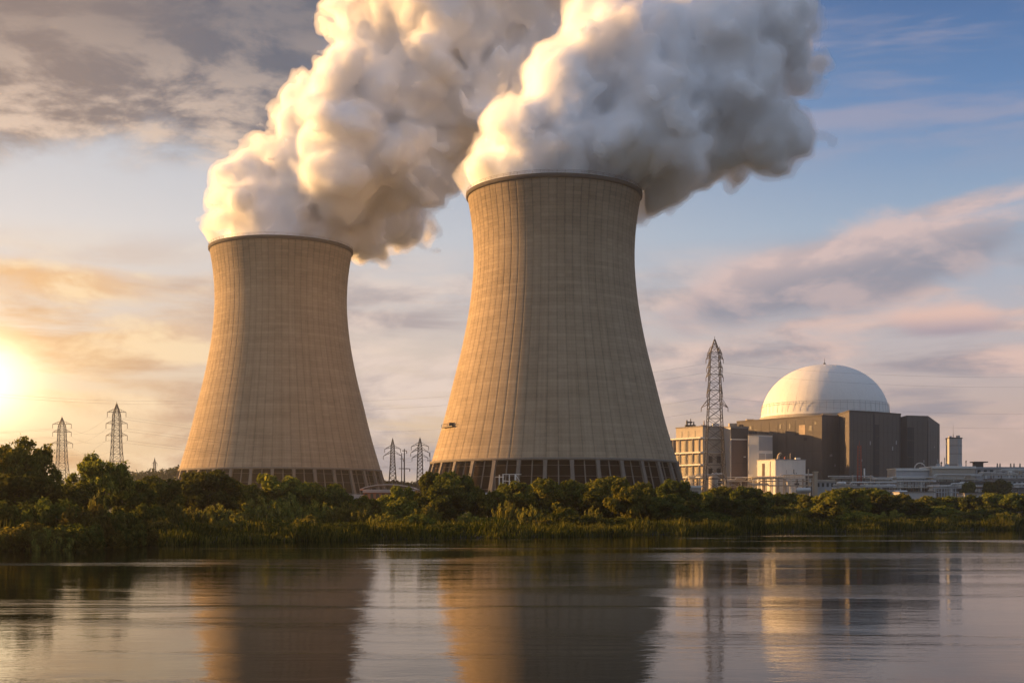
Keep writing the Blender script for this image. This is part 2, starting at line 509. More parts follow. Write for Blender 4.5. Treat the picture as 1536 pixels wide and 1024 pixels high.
M = {
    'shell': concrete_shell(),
    'rim': plain("rim_concrete", (0.085, 0.072, 0.06), 0.9, var=0.25),
    'leg': plain("leg_concrete", (0.19, 0.165, 0.14), 0.9, var=0.2, streak=0.25),
    'louvre': louvre_mat(),
    'steel': plain("galvanised_steel", (0.16, 0.13, 0.105), 0.6, 0.2, var=0.2),
    'brownsteel': plain("rusty_brown_steel", (0.10, 0.070, 0.052), 0.7, 0.1, var=0.25),
    'darksteel': plain("weathered_steel", (0.055, 0.045, 0.038), 0.6, 0.2, var=0.2),
    'redsteel': plain("red_painted_steel", (0.33, 0.07, 0.035), 0.6, var=0.2),
    'cable': plain("cable_metal", (0.10, 0.09, 0.085), 0.5, 0.5, var=0.0),
    'glassins': plain("insulator_porcelain", (0.10, 0.06, 0.045), 0.4, var=0.0),
    'dome': plain("dome_paint", (0.74, 0.73, 0.71), 0.6, var=0.06, scale=0.12, streak=0.10),
    'domedirt': plain("dome_ring_concrete", (0.40, 0.37, 0.33), 0.8, var=0.15, streak=0.2),
    'cladding': plain("dark_brown_cladding", (0.105, 0.095, 0.088), 0.75, var=0.14, scale=0.1, streak=0.16),
    'slot_shade': plain("recess_shade_black", (0.012, 0.012, 0.014), 0.6, var=0.1),  # near-black colour stands in for the shade inside a recess
    'clad_trim': plain("cladding_trim", (0.075, 0.066, 0.06), 0.7, var=0.15),
    'white': plain("white_render", (0.72, 0.70, 0.66), 0.8, var=0.08, streak=0.14),
    'grey': plain("grey_sheet", (0.36, 0.36, 0.37), 0.7, var=0.1, streak=0.12),
    'pale': plain("pale_concrete", (0.40, 0.355, 0.30), 0.85, var=0.14, streak=0.2),
    'brown': plain("brown_panel", (0.13, 0.095, 0.085), 0.8, var=0.15, streak=0.15),
    'tan': plain("tan_concrete", (0.40, 0.32, 0.24), 0.85, var=0.14, streak=0.2),
    'pipe': plain("lagged_pipe", (0.55, 0.53, 0.50), 0.45, 0.35, var=0.1),
    'dark': plain("dark_opening", (0.02, 0.02, 0.022), 0.5, var=0.2),
    'roof': plain("flat_roof_felt", (0.20, 0.18, 0.17), 0.9, var=0.15),
    'pinkroof': plain("pale_pink_roof", (0.50, 0.41, 0.37), 0.7, var=0.12),
    'brick': plain("red_brick", (0.30, 0.12, 0.07), 0.9, var=0.2),
    'blue': plain("blue_container", (0.04, 0.08, 0.13), 0.6, var=0.12),
    'bark': plain("bark", (0.07, 0.05, 0.035), 0.95, var=0.25, scale=2.0, bump=0.4),
    'leaf_a': foliage("olive_leaves", (0.080, 0.100, 0.019), (0.260, 0.245, 0.052), 0.5),
    'leaf_b': foliage("dark_leaves", (0.045, 0.060, 0.014), (0.125, 0.130, 0.030), 0.45),
    'leaf_c': foliage("pale_willow_leaves", (0.12, 0.135, 0.032), (0.33, 0.30, 0.080), 0.5),
    'leaf_d': foliage("brownish_leaves", (0.07, 0.062, 0.016), (0.14, 0.115, 0.028), 0.45),
    'grass': foliage("reed_grass", (0.028, 0.046, 0.009), (0.180, 0.178, 0.040), 0.45, 0.10),
    'wood': foliage("distant_wood_leaves", (0.035, 0.042, 0.014), (0.065, 0.068, 0.022), 0.2),
    'water': water_mat(),
    'ground': ground_mat(),
    'steam': steam_mat(),
    'vapour_dense': vapour_mat(0.20),
    'vapour_thin': vapour_mat(0.06),
}

# ------------------------------------------------------------------ ground and river
SHORE = np.array([(-900, -420), (-400, -90), (-180, 20), (-110, 50), (-75, 80), (-57, 104), (-48.5, 121), (-41, 136), (-33, 151), (-14.6, 165), (12.8, 184), (49, 215), (99, 244), (200, 296), (400, 400), (1500, 900), (5000, 2200)], float)
def shore_dist(x, y):
    """signed distance inland from the waterline"""
    x = np.asarray(x, float); y = np.asarray(y, float)
    best = np.full(x.shape, 1e18)
    for (ax, ay), (bx, by) in zip(SHORE[:-1], SHORE[1:]):
        dx, dy = bx - ax, by - ay
        t = np.clip(((x - ax) * dx + (y - ay) * dy) / (dx * dx + dy * dy), 0, 1)
        d2 = (x - ax - t * dx) ** 2 + (y - ay - t * dy) ** 2
        best = np.minimum(best, d2)
    side = np.where(y > np.interp(x, SHORE[:, 0], SHORE[:, 1]), 1.0, -1.0)
    return np.sqrt(best) * side
def ground_z(x, y):
    x = np.asarray(x, float); y = np.asarray(y, float)
    s = wavy_dist(x, y)
    z = np.interp(s, [-30, -4, 0, 3, 12, 45, 120, 400], [-2.5, -0.8, 0.0, 0.45, 0.85, 1.35, 1.9, 3.0])
    bumpy = 0.18 * np.sin(x * 0.17 + y * 0.05) * np.cos(y * 0.13) + 0.10 * np.sin(x * 0.6 + y * 0.33)
    return z + bumpy * np.clip(s / 20, 0, 1)
def wavy_dist(x, y):
    s = shore_dist(x, y)
    return s + 1.6 * np.sin(x * 0.21 + 1) + 1.1 * np.sin(x * 0.53 + y * 0.2) + 0.6 * np.sin(x * 1.3)
def gz(x, y):
    return float(ground_z(np.array([x]), np.array([y]))[0])
def build_ground():
    n = 340
    t = np.linspace(-5.1, 5.1, n)
    xs = 55 * np.sinh(t) / 1.0
    ys = 190 + 55 * np.sinh(np.linspace(-3.6, 5.3, n))
    gx, gy = np.meshgrid(xs, ys)
    zz = ground_z(gx, gy)
    v = np.stack([gx, gy, zz], -1).reshape(-1, 3)
    i = np.arange(n * n).reshape(n, n)
    f = np.stack([i[:-1, :-1], i[:-1, 1:], i[1:, 1:], i[1:, :-1]], -1).reshape(-1, 4)
    tag(np_mesh("ground", v, f, M['ground'], smooth=True), "grassy river bank and flat land beyond", kind='structure')
    w = 9000
    tag(MB().add([(-w, -w, 0), (w, -w, 0), (w, w, 0), (-w, w, 0)], [(0, 1, 2, 3)]).build("water", M['water']), "calm dark river reflecting the sky", kind='structure')
build_ground()

# ------------------------------------------------------------------ cooling towers
PROF = [(24.8, 56.6), (44.0, 50.9), (60.0, 46.9), (80.0, 42.0), (100.0, 38.5), (118.0, 37.1), (130.0, 37.5), (140.0, 38.7), (148.0, 40.1)]
def cr(pts, z):
    """smooth radius at height z (cubic through the measured profile)"""
    zs = np.array([p[0] for p in pts]); rs = np.array([p[1] for p in pts])
    m = np.gradient(rs, zs)
    i = int(np.clip(np.searchsorted(zs, z) - 1, 0, len(zs) - 2))
    h = zs[i + 1] - zs[i]; t = (z - zs[i]) / h
    return (2*t**3-3*t*t+1)*rs[i] + (t**3-2*t*t+t)*h*m[i] + (-2*t**3+3*t*t)*rs[i+1] + (t**3-t*t)*h*m[i+1]
def make_tower():
    root = thing("cooling_tower", "nearer and taller concrete cooling tower, right of the two, steaming", "cooling tower", (0, 0, 0), "steaming cooling towers")
    # shell with fine meridional ribs
    per = 8
    na = NRIB * per
    zs = np.linspace(24.8, 147.4, 96)
    verts, faces = [], []
    ang = np.arange(na) / na * 2 * PI - PI / 2 + PI / NRIB
    ribprof = np.zeros(per); ribprof[0] = -0.08
    off = np.tile(ribprof, NRIB)
    # rib material lines sit where the frac is 0; align rib centres with them
    ang = ang - PI / NRIB
    for z in zs:
        r = cr(PROF, z) + off
        verts.append(np.stack([r * np.cos(ang), r * np.sin(ang), np.full(na, z)], -1))
    zi = zs[::-1]
    for z in zi:
        r = np.full(na, cr(PROF, z) - 0.9)
        verts.append(np.stack([r * np.cos(ang), r * np.sin(ang), np.full(na, z)], -1))
    v = np.concatenate(verts)
    rows = len(zs) * 2
    idx = np.arange(rows * na).reshape(rows, na)
    a = idx; b = np.roll(idx, -1, 1)
    c = np.roll(b, -1, 0); d = np.roll(a, -1, 0)
    f = np.stack([a, b, c, d], -1).reshape(-1, 4)
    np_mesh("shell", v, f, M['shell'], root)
    # rim: dark projecting lip
    rt = cr(PROF, 147.4)
    MB().lathe([(rt - 1.4, 146.4), (rt + 0.15, 146.3), (rt + 0.62, 146.8), (rt + 0.68, 148.15), (rt - 1.5, 148.25), (rt - 1.4, 146.4)], 180).build("rim", M['rim'], root)
    rl = MB()
    npost = 72
    for k in range(npost):
        q = 2 * PI * k / npost
        p = Vector(((rt + 0.45) * math.cos(q), (rt + 0.45) * math.sin(q), 148.2))
        rl.beam(p, p + Vector((0, 0, 1.35)), 0.09)
    for h in (0.75, 1.35):
        ring = [((rt + 0.45) * math.cos(2 * PI * k / 144), (rt + 0.45) * math.sin(2 * PI * k / 144), 148.2 + h) for k in range(145)]
        rl.path(ring, 0.05, 4)
    rl.build("railing", M['steel'], root)
    # ring beam, legs, thin columns, louvres
    rb = cr(PROF, 24.8)
    MB().lathe([(rb - 1.0, 24.2), (rb + 0.55, 24.2), (rb + 0.45, 25.3), (rb - 1.0, 25.3), (rb - 1.0, 24.2)], 180).build("ring_beam", M['leg'], root)
    z0, r0, z1, r1 = -0.6, 63.6, 24.6, 56.4
    NL = 32
    for k in range(NL):
        q = 2 * PI * (k + 0.5) / NL
        u = Vector((math.cos(q), math.sin(q), 0)); s = Vector((-math.sin(q), math.cos(q), 0))
        a = u * r0 + Vector((0, 0, z0)); b = u * r1 + Vector((0, 0, z1))
        n = Vector((u.x, u.y, 0.28)).normalized()
        vs = []
        for p, w, t in ((a, 2.1, 1.5), (a.lerp(b, 0.88), 1.35, 1.2), (b, 1.7, 1.25)):
            for sx, tx in ((-1, -1), (1, -1), (1, 1), (-1, 1)):
                vs.append(p + s * (w / 2 * sx * 1.1) + n * (t / 2 * tx))
        fs = [(0, 1, 2, 3)[::-1], (8, 9, 10, 11)]
        for r in (0, 4):
            for j in range(4):
                fs.append((r + j, r + (j + 1) % 4, r + 4 + (j + 1) % 4, r + 4 + j))
        MB().add(vs, fs).build("leg", M['leg'], root)
        q2 = 2 * PI * k / NL
        u2 = Vector((math.cos(q2), math.sin(q2), 0))
        MB().beam(u2 * (r0 - 1.3) + Vector((0, 0, z0)), u2 * (r1 - 0.9) + Vector((0, 0, z1)), 0.5).build("thin_column", M['leg'], root)
    MB().lathe([(r0 - 2.2, z0), (r1 - 1.7, z1)], 128).build("louvre_panel", M['louvre'], root)
    for fz in (0.22, 0.5, 0.72, 0.9):
        rr, z = r0 + (r1 - r0) * fz - 1.5, z0 + (z1 - z0) * fz
        ring = [(rr * math.cos(2 * PI * k / 128), rr * math.sin(2 * PI * k / 128), z) for k in range(129)]
        MB().path(ring, 0.09, 4).build("girt_rail", M['leg'], root)
    MB().lathe([(r0 + 2, 1.5), (r0 + 2, 3.7), (r0 - 4, 3.7), (r0 - 4, 1.5)], 128).build("basin_wall", M['leg'], root)
    return root
BT = (X(831, 585), 585.0)
LT = (X(422, 722), 722.0)
tower = make_tower()
tower.location = (*BT, 0.0)
tower2 = copy_tree(tower, (*LT, 0.0), "farther cooling tower, left of the two, with the pale plume drifting behind its twin", (1.0, 1.0, 1.02))
# maintenance platform hung on the nearer shell
t = thing("maintenance_platform", "small dark work platform hung on the sunlit flank of the nearer cooling tower", "platform")
def platform():
    zc = Z(643, 575)
    r = cr(PROF, zc)
    q0 = math.atan2(-0.30, -0.95)
    deck = MB(); rail = MB()
    N = 10
    pts = []
    for k in range(N + 1):
        q = q0 + (k / N) * 0.24
        pts.append((q, r))
    for (qa, _), (qb, _) in zip(pts[:-1], pts[1:]):
        vs = []
        for q in (qa, qb):
            for rr in (r - 0.4, r + 1.6):
                vs.append((BT[0] + rr * math.cos(q), BT[1] + rr * math.sin(q), zc))
                vs.append((BT[0] + rr * math.cos(q), BT[1] + rr * math.sin(q), zc + 0.35))
        deck.add(vs, [(0, 1, 3, 2), (4, 6, 7, 5), (0, 2, 6, 4), (1, 5, 7, 3), (2, 3, 7, 6), (0, 4, 5, 1)])
    for q, _ in pts[::2]:
        p = Vector((BT[0] + (r + 1.5) * math.cos(q), BT[1] + (r + 1.5) * math.sin(q), zc))
        rail.beam(p, p + Vector((0, 0, 1.5)), 0.16)
    rail.path([(BT[0] + (r + 1.5) * math.cos(q), BT[1] + (r + 1.5) * math.sin(q), zc + 1.5) for q, _ in pts], 0.1, 4)
    deck.build("deck", M['darksteel'], t)
    rail.build("handrail", M['darksteel'], t)
    q = q0 + 0.19
    p = Vector((BT[0] + (r + 0.6) * math.cos(q), BT[1] + (r + 0.6) * math.sin(q), zc + 0.36))
    MB().box(p.x - 0.9, p.x + 0.9, p.y - 0.7, p.y + 0.7, p.z, p.z + 1.5).build("winch_box", M['dark'], t)
platform()

# ------------------------------------------------------------------ steam plumes
def surface_nets(f, origin, h):
    s = f > 0
    nx, ny, nz = f.shape
    cnt = np.zeros((nx - 1, ny - 1, nz - 1), np.int8)
    for i in (0, 1):
        for j in (0, 1):
            for k in (0, 1):
                cnt += s[i:nx - 1 + i, j:ny - 1 + j, k:nz - 1 + k]
    act = (cnt > 0) & (cnt < 8)
    ids = np.full(act.shape, -1, np.int32)
    cells = np.argwhere(act)
    ids[act] = np.arange(len(cells))
    acc = np.zeros((len(cells), 3)); num = np.zeros(len(cells))
    cx, cy, cz = cells.T
    corner = [(i, j, k) for i in (0, 1) for j in (0, 1) for k in (0, 1)]
    val = {c: f[cx + c[0], cy + c[1], cz + c[2]] for c in corner}
    for c in corner:
        for ax in range(3):
            if c[ax] == 0:
                d = list(c); d[ax] = 1; d = tuple(d)
                a, b = val[c], val[d]
                m = (a > 0) != (b > 0)
                t = np.where(m, a / np.where(m, a - b, 1), 0)
                p = np.array(c, float)[None, :].repeat(len(cells), 0)
                p[:, ax] = t
                acc[m] += p[m]; num[m] += 1
    v = (cells + acc / num[:, None]) * h + origin
    quads = []
    for ax in range(3):
        sl0 = [slice(1, -1)] * 3; sl1 = [slice(1, -1)] * 3
        sl0[ax] = slice(0, -1); sl1[ax] = slice(1, None)
        a, b = s[tuple(sl0)], s[tuple(sl1)]
        for flip in (False, True):
            m = (a & ~b) if not flip else (~a & b)
            e = np.argwhere(m)
            o = np.ones(3, int); o[ax] = 0
            e = e + o
            u, w = [k for k in range(3) if k != ax]
            q = []
            for du, dw in ((-1, -1), (0, -1), (0, 0), (-1, 0)):
                c = e.copy(); c[:, u] += du; c[:, w] += dw
                q.append(ids[c[:, 0], c[:, 1], c[:, 2]])
            q = np.stack(q, -1)
            if flip != (ax == 1):
                q = q[:, ::-1]
            quads.append(q)
    q = np.concatenate(quads)
    # drop stray puffs: keep only large connected pieces
    lab = np.arange(len(v))
    e = np.concatenate([q[:, [0, 1]], q[:, [1, 2]]])
    for _ in range(400):
        m = np.minimum(lab[e[:, 0]], lab[e[:, 1]])
        new = lab.copy()
        np.minimum.at(new, e[:, 0], m); np.minimum.at(new, e[:, 1], m)
        new = new[new]
        if (new == lab).all():
            break
        lab = new
    cntl = np.bincount(lab, minlength=len(v))
    keep = cntl[lab] > 3000
    q = q[keep[q[:, 0]]]
    idx = np.cumsum(keep) - 1
    return v[keep], idx[q]
def plume_field(blobs, D, seed, h, grow=0.0, fine=1.0, depth=0.35, zmin=None):
    rng = np.random.default_rng(seed)
    k = D / F
    S = []
    for (px, py, pr, *off) in blobs:
        r = pr * k
        r *= rng.uniform(0.9, 1.08)
        c = np.array(P(px, py, D + rng.uniform(-depth, depth) * r * 1.5 + (off[0] if off else 0)))
        S.append((c, r * 0.93))
        for _ in range(26):
            d = rng.normal(size=3); d /= np.linalg.norm(d)
            r1 = r * rng.uniform(0.20, 0.42)
            c1 = c + d * (r - r1 * 0.55)
            S.append((c1, r1))
            for _ in range(12):
                d1 = rng.normal(size=3) + d * 0.9; d1 /= np.linalg.norm(d1)
                r2 = r1 * rng.uniform(0.22, 0.48)
                S.append((c1 + d1 * (r1 - r2 * 0.45), r2))
    cs = np.array([s[0] for s in S]); rs = np.array([s[1] for s in S])
    lo = (cs - rs[:, None]).min(0) - 12; hi = (cs + rs[:, None]).max(0) + 12
    n = np.ceil((hi - lo) / h).astype(int)
    f = np.full(n, -18.0, np.float32)
    for c, r in S:
        m = r + 18
        a = np.maximum(((c - m - lo) / h).astype(int), 0); b = np.minimum(((c + m - lo) / h).astype(int) + 2, n)
        g = [lo[i] + np.arange(a[i], b[i]) * h - c[i] for i in range(3)]
        d = r - np.sqrt(g[0][:, None, None] ** 2 + g[1][None, :, None] ** 2 + g[2][None, None, :] ** 2)
        w = f[a[0]:b[0], a[1]:b[1], a[2]:b[2]]
        np.maximum(w, d, out=w)
    # billowed fractal relief (filtered random fields)
    fx = np.fft.fftfreq(n[0], h)[:, None, None]; fy = np.fft.fftfreq(n[1], h)[None, :, None]; fz = np.fft.rfftfreq(n[2], h)[None, None, :]
    k2 = np.sqrt(fx * fx + fy * fy + fz * fz)
    for lam, amp in ((55.0, 5.5), (26.0, 3.4), (12.0, 1.8), (6.0, 0.9)):
        w = rng.normal(size=n).astype(np.float32)
        g = np.fft.irfftn(np.fft.rfftn(w) * np.exp(-((k2 * lam - 1.0) / 0.45) ** 2), s=n, axes=(0, 1, 2))
        g /= g.std()
        f += (np.clip(np.abs(g), 0, 1.9) - 0.95).astype(np.float32) * amp * fine
    f += grow
    zz = lo[2] + np.arange(n[2]) * h
    if zmin is not None:
        f[:, :, zz < zmin] = -6
    f[0] = f[-1] = -6; f[:, 0] = f[:, -1] = -6; f[:, :, 0] = f[:, :, -1] = -6
    return f, lo
LB = [(420, 352, 88), (388, 312, 50), (470, 312, 82), (555, 315, 60, 22), (600, 300, 36, 34), (438, 245, 48), (520, 238, 88), (610, 240, 68), (665, 215, 50), (465, 192, 55), (556, 160, 88), (650, 150, 92), (735, 145, 78), (492, 132, 40), (560, 90, 66), (660, 70, 98), (770, 85, 78), (545, 22, 52), (640, 0, 98), (760, 10, 88), (835, 5, 55), (600, -70, 88), (720, -80, 98), (830, -70, 78), (600, 332, 44, 46), (562, 350, 40, 44)]
BB = [(830, 278, 108), (768, 240, 48), (850, 215, 88), (930, 240, 82), (1000, 255, 42, 34), (795, 188, 44), (888, 150, 82), (970, 190, 84), (1050, 190, 66), (1075, 222, 36, 25), (1128, 178, 56), (1180, 192, 30), (860, 98, 50), (930, 90, 76), (1010, 120, 84), (1100, 108, 86), (1182, 98, 46), (902, 40, 42), (948, 48, 42), (1060, 42, 68), (1130, 30, 66), (1020, 62, 50), (1105, -45, 78), (890, 16, 26), (985, 278, 34, 44), (945, 286, 36, 44), (1022, 262, 28, 44), (722, 268, 22, 44), (1205, 110, 26), (1205, 210, 16), (1150, 228, 22)]
def relax(v, q, n):
    e = np.concatenate([q[:, [0, 1]], q[:, [1, 2]], q[:, [2, 3]], q[:, [3, 0]]])
    c = np.bincount(e[:, 0], minlength=len(v)) + np.bincount(e[:, 1], minlength=len(v))
    for _ in range(n):
        a = np.stack([np.bincount(e[:, 0], v[e[:, 1], k], len(v)) + np.bincount(e[:, 1], v[e[:, 0], k], len(v)) for k in range(3)], -1)
        v = 0.4 * v + 0.6 * a / c[:, None]
    return v
def plume(blobs, D, seed, label, h, zrim, axis):
    f, lo = plume_field(blobs, D, seed, h, zmin=None)
    n = f.shape
    gx, gy, gz_ = (lo[i] + np.arange(n[i]) * h for i in range(3))
    rr = np.sqrt((gx - axis[0])[:, None] ** 2 + (gy - axis[1])[None, :] ** 2)
    # the vapour leaves through the mouth: nothing hangs outside the near side of the rim
    outer = (rr > 37.5) & ((gy[None, :] - axis[1]) < 16) & (np.abs(gx - axis[0])[:, None] < 43)
    lim = 149.0 + 0.9 * np.clip(rr - 37.5, 0, 14)
    inner_low = (rr < 39)[:, :, None] & (gz_ < zrim)[None, None, :]
    near = inner_low | outer[:, :, None] & (gz_[None, None, :] < lim[:, :, None])
    dx = (axis[0] - 36.0) - gx
    windward = (dx > 0)[:, None, None] & (gz_[None, None, :] < 150 + 1.3 * dx[:, None, None])
    near = near | np.broadcast_to(windward, f.shape)
    def clip(a):
        a[near] = -6
    clip(f)
    v, q = surface_nets(f, lo, h)
    v = relax(v, q, 6)
    o = np_mesh("steam_plume", v, q, M['steam'], smooth=True)
    tag(o, label, "steam plume", "steam plumes of the cooling towers")
    # two thinning veils of vapour round the dense core
    for step, mat in ((2.4, 'vapour_dense'), (3.2, 'vapour_thin')):
        f += step
        clip(f)
        f[0] = f[-1] = -6; f[:, 0] = f[:, -1] = -6; f[:, :, 0] = f[:, :, -1] = -6
        v, q = surface_nets(f, lo, h)
        np_mesh("vapour", relax(v, q, 3), q, M[mat], o, smooth=True)
    return o
plume(LB, 722, 5, "steam plume leaving the farther, left cooling tower and rising out of the frame", 1.6, 140.0, LT)
plume(BB, 585, 9, "steam plume leaving the nearer, right cooling tower, grey on its right end", 1.4, 140.0, BT)

# ------------------------------------------------------------------ reactor building
def unit_out(a, b):
    """outward normal of a wall met walking counter-clockwise round the plan"""
    d = Vector((b[0] - a[0], b[1] - a[1])).normalized()
    return (d.y, -d.x)
def reactor():
    t = thing("reactor_building", "dark faceted reactor hall topped by a large white dome", "reactor building", (170 * 1.15, 680 * 1.15, 3))
    t.scale = (1.15, 1.15, 1.15)
    t2 = t
    inv = Vector((170, 680, 3))
    def put(mb, name, mat, parent=None):
        mb.v = [(x - inv.x, y - inv.y, z - inv.z) for x, y, z in mb.v] if parent is None else mb.v
        o = mb.build(name, mat, parent or t2)
        return o
    def sub(mb, name, mat, parent):
        mb.v = [(x - inv.x, y - inv.y, z - inv.z) for x, y, z in mb.v]
        return mb.build(name, mat, parent)
    # plan of the three blocks, counter-clockwise from the front left
    A = [(121.8, 686.4), (156.6, 640.0), (169.5, 650.0), (190, 690), (190, 735), (150, 735)]
    B = [(167.6, 652.0), (167.2, 628.0), (182.3, 636.5), (199.8, 651.0), (206, 700), (170, 700)]
    Cc = [(200.4, 655.0), (203.0, 651.0), (215.2, 655.0), (233.0, 690.0), (215, 735), (196, 735)]
    za, zb, zc = 50.4, 51.8, [50.6, 51.6, 51.6, 49.6, 49, 50]
    wa = put(MB().prism(A, 2, za), "wall", M['cladding'])
    wb = put(MB().prism(B, 2, zb), "wall", M['cladding'])
    wc = put(MB().prism(Cc, 2, zc), "wall", M['cladding'])
    # parapet copings
    for w, poly, zt in ((wa, A, za), (wb, B, zb)):
        cp = MB()
        for k in range(3):
            a, b = poly[k], poly[(k + 1) % len(poly)]
            cp.wallbox(a, b, 0.0, 1.0, zt - 0.05, zt + 0.7, unit_out(a, b), 0.22)
        sub(cp, "coping", M['clad_trim'], w)
    # flat black strips between the facets, shade of recesses put into the colour
    def shade_slot(w, a, b, h0, h1, z0, z1):
        n = unit_out(a, b)
        s_ = sub(MB().wallbox(a, b, h0, h1, z0, z1, n, 0.06), "recess_shade", M['slot_shade'], w)
    shade_slot(wb, B[1], B[2], 0.93, 0.998, 6, 51.0); shade_slot(wb, B[2], B[3], 0.0, 0.16, 6, 46)
    shade_slot(wb, B[2], B[3], 0.95, 0.999, 6, 51)
    shade_slot(wc, Cc[1], Cc[2], 0.01, 0.32, 8, 45.5)
    shade_slot(wc, Cc[1], Cc[2], 0.955, 0.999, 6, 49)
    # recess landings across the tall black strips
    for z in (19, 30, 38.5):
        a, b = Cc[1], Cc[2]
        sub(MB().wallbox(a, b, 0.02, 0.31, z, z + 0.5, unit_out(a, b), 0.16), "landing", M['clad_trim'], wc)
    for z in (26, 33, 40):
        a, b = B[2], B[3]
        sub(MB().wallbox(a, b, 0.02, 0.15, z, z + 0.4, unit_out(a, b), 0.14), "landing", M['clad_trim'], wb)
    # panel joints, drip lines, hatches and small windows on the faces
    for w, poly, zt, cols in ((wa, A, za, (10, 4, 0)), (wb, B, zb, (2, 6, 6)), (wc, Cc, 50, (0, 4, 5))):
        j = MB()
        for k, n in enumerate(cols):
            a, b = poly[k], poly[k + 1]
            if not n: continue
            L = math.hypot(b[0] - a[0], b[1] - a[1])
            for i in range(1, n):
                j.wallbox(a, b, i / n - 0.09 / L, i / n + 0.09 / L, 3, zt - 1.2, unit_out(a, b), 0.07)
            for z in (13, 23, 33, 42.5):
                j.wallbox(a, b, 0.004, 0.996, z - 0.08, z + 0.08, unit_out(a, b), 0.05)
        sub(j, "panel_joint", M['clad_trim'], w)
    a, b = A[0], A[1]
    n = unit_out(a, b)
    for h, z, wd, hh in ((0.16, 46.2, .025, 1.6), (0.36, 42.0, .03, 1.8), (0.52, 45.4, .02, 2.4), (0.63, 45.0, .018, 2.6), (0.70, 41.5, .05, 1.7), (0.86, 43.4, .03, 2.6), (0.92, 46.4, .02, 1.4), (0.80, 38.5, .035, 1.6)):
        sub(MB().wallbox(a, b, h, h + wd, z, z + hh, n, 0.11), "hatch", M['dark'], wa)
    a, b = A[0], A[1]
    sub(MB().wallbox(a, b, 0.745, 0.815, 41.6, 46.6, n, 0.12), "vent_panel", M['tan'], wa)
    rnd = random.Random(4)
    for (w, a, b) in ((wb, B[1], B[2]), (wb, B[2], B[3]), (wc, Cc[1], Cc[2]), (wc, Cc[2], Cc[3]), (wa, A[1], A[2])):
        for _ in range(4):
            h = rnd.uniform(0.36, 0.84); z = rnd.uniform(10, 42)
            sub(MB().wallbox(a, b, h, h + 0.035, z, z + rnd.uniform(0.8, 2.2), unit_out(a, b), 0.10), "vent", M['grey'], w)
    # dome on its drum
    cx, cy, r = 169.5, 687.0, 33.8
    zd = 54.0
    pr = [(r + 0.7, 47.0), (r + 0.7, zd - 1.0), (r + 0.05, zd - 0.9)]
    sub(MB().lathe(pr, 160, cx, cy, False), "drum", M['domedirt'], t)
    prof = []
    for k in range(33):
        q = k / 32 * PI / 2
        prof.append((max(r * math.cos(q) ** 0.94, 0.01), zd - 1 + 28.6 * math.sin(q)))
    dm = sub(MB().lathe(prof, 160, cx, cy, True), "dome", M['dome'], t)
    # shallow meridional seams and a walkway ring with rail
    seam = MB()
    for k in range(36):
        q = 2 * PI * k / 36
        pts = [(cx + (rr + 0.03) * math.cos(q), cy + (rr + 0.03) * math.sin(q), z + 0.02) for rr, z in prof[:29:2]]
        seam.path(pts, 0.022, 4)
    sub(seam, "seam", M['dome'], dm)
    ring = MB()
    for z, rr in ((58.6, 33.35), (59.7, 33.2)):
        ring.path([(cx + (rr + 0.35) * math.cos(2 * PI * k / 120), cy + (rr + 0.35) * math.sin(2 * PI * k / 120), z) for k in range(121)], 0.07, 4)
    for k in range(60):
        q = 2 * PI * k / 60
        ring.beam((cx + 33.9 * math.cos(q), cy + 33.9 * math.sin(q), 54.5), (cx + 33.6 * math.cos(q), cy + 33.6 * math.sin(q), 59.6), 0.1)
    sub(ring, "guard_rail", M['grey'], dm)
    fin = MB().beam((cx, cy, 81.3), (cx, cy, 82.6), 1.5, 1.1, 8).beam((cx, cy, 82.6), (cx, cy, 85.2), 0.3, 0.1, 6)
    sub(fin, "finial", M['darksteel'], dm)
    # roof clutter along the parapet
    rc = MB()
    for x0, y0, w, h in ((140, 676, 3, 1.6), (148, 664, 2, 1.0), (160, 652, 5, 1.1), (176, 645, 4, 1.2), (190, 655, 3, 1.4), (128, 690, 4, 1.0)):
        rc.box(x0, x0 + w, y0, y0 + w, 50.0, 51.4 + h)
    sub(rc, "roof_plant", M['tan'], t)
reactor()

SITE = 1.15      # the reactor block is drawn at 1 : 1.15 and set out at that scale
def simple_building(name, label, cat, plan, z0, z1, wallmat, roofmat=None, parapet=0.5, group=None, site=1.0):
    """walls over a counter-clockwise plan, with roof slab; returns root and a part-placer"""
    cx = sum(p[0] for p in plan) / len(plan); cy = sum(p[1] for p in plan) / len(plan)
    t = thing(name, label, cat, (cx * site, cy * site, z0), group)
    t.scale = (site, site, site)
    def put(mb, nm, mat, parent=None):
        mb.v = [(x - cx, y - cy, z - z0) for x, y, z in mb.v]
        return mb.build(nm, mat, parent or t)
    put(MB().prism(plan, z0, z1), "wall", wallmat)
    rp = []
    for x, y in plan:
        d = Vector((x - cx, y - cy)); d.normalize()
        rp.append((x + d.x * 0.35, y + d.y * 0.35))
    put(MB().prism(rp, z1 + 0.003, z1 + parapet), "roof", roofmat or M['roof'])
    return t, put

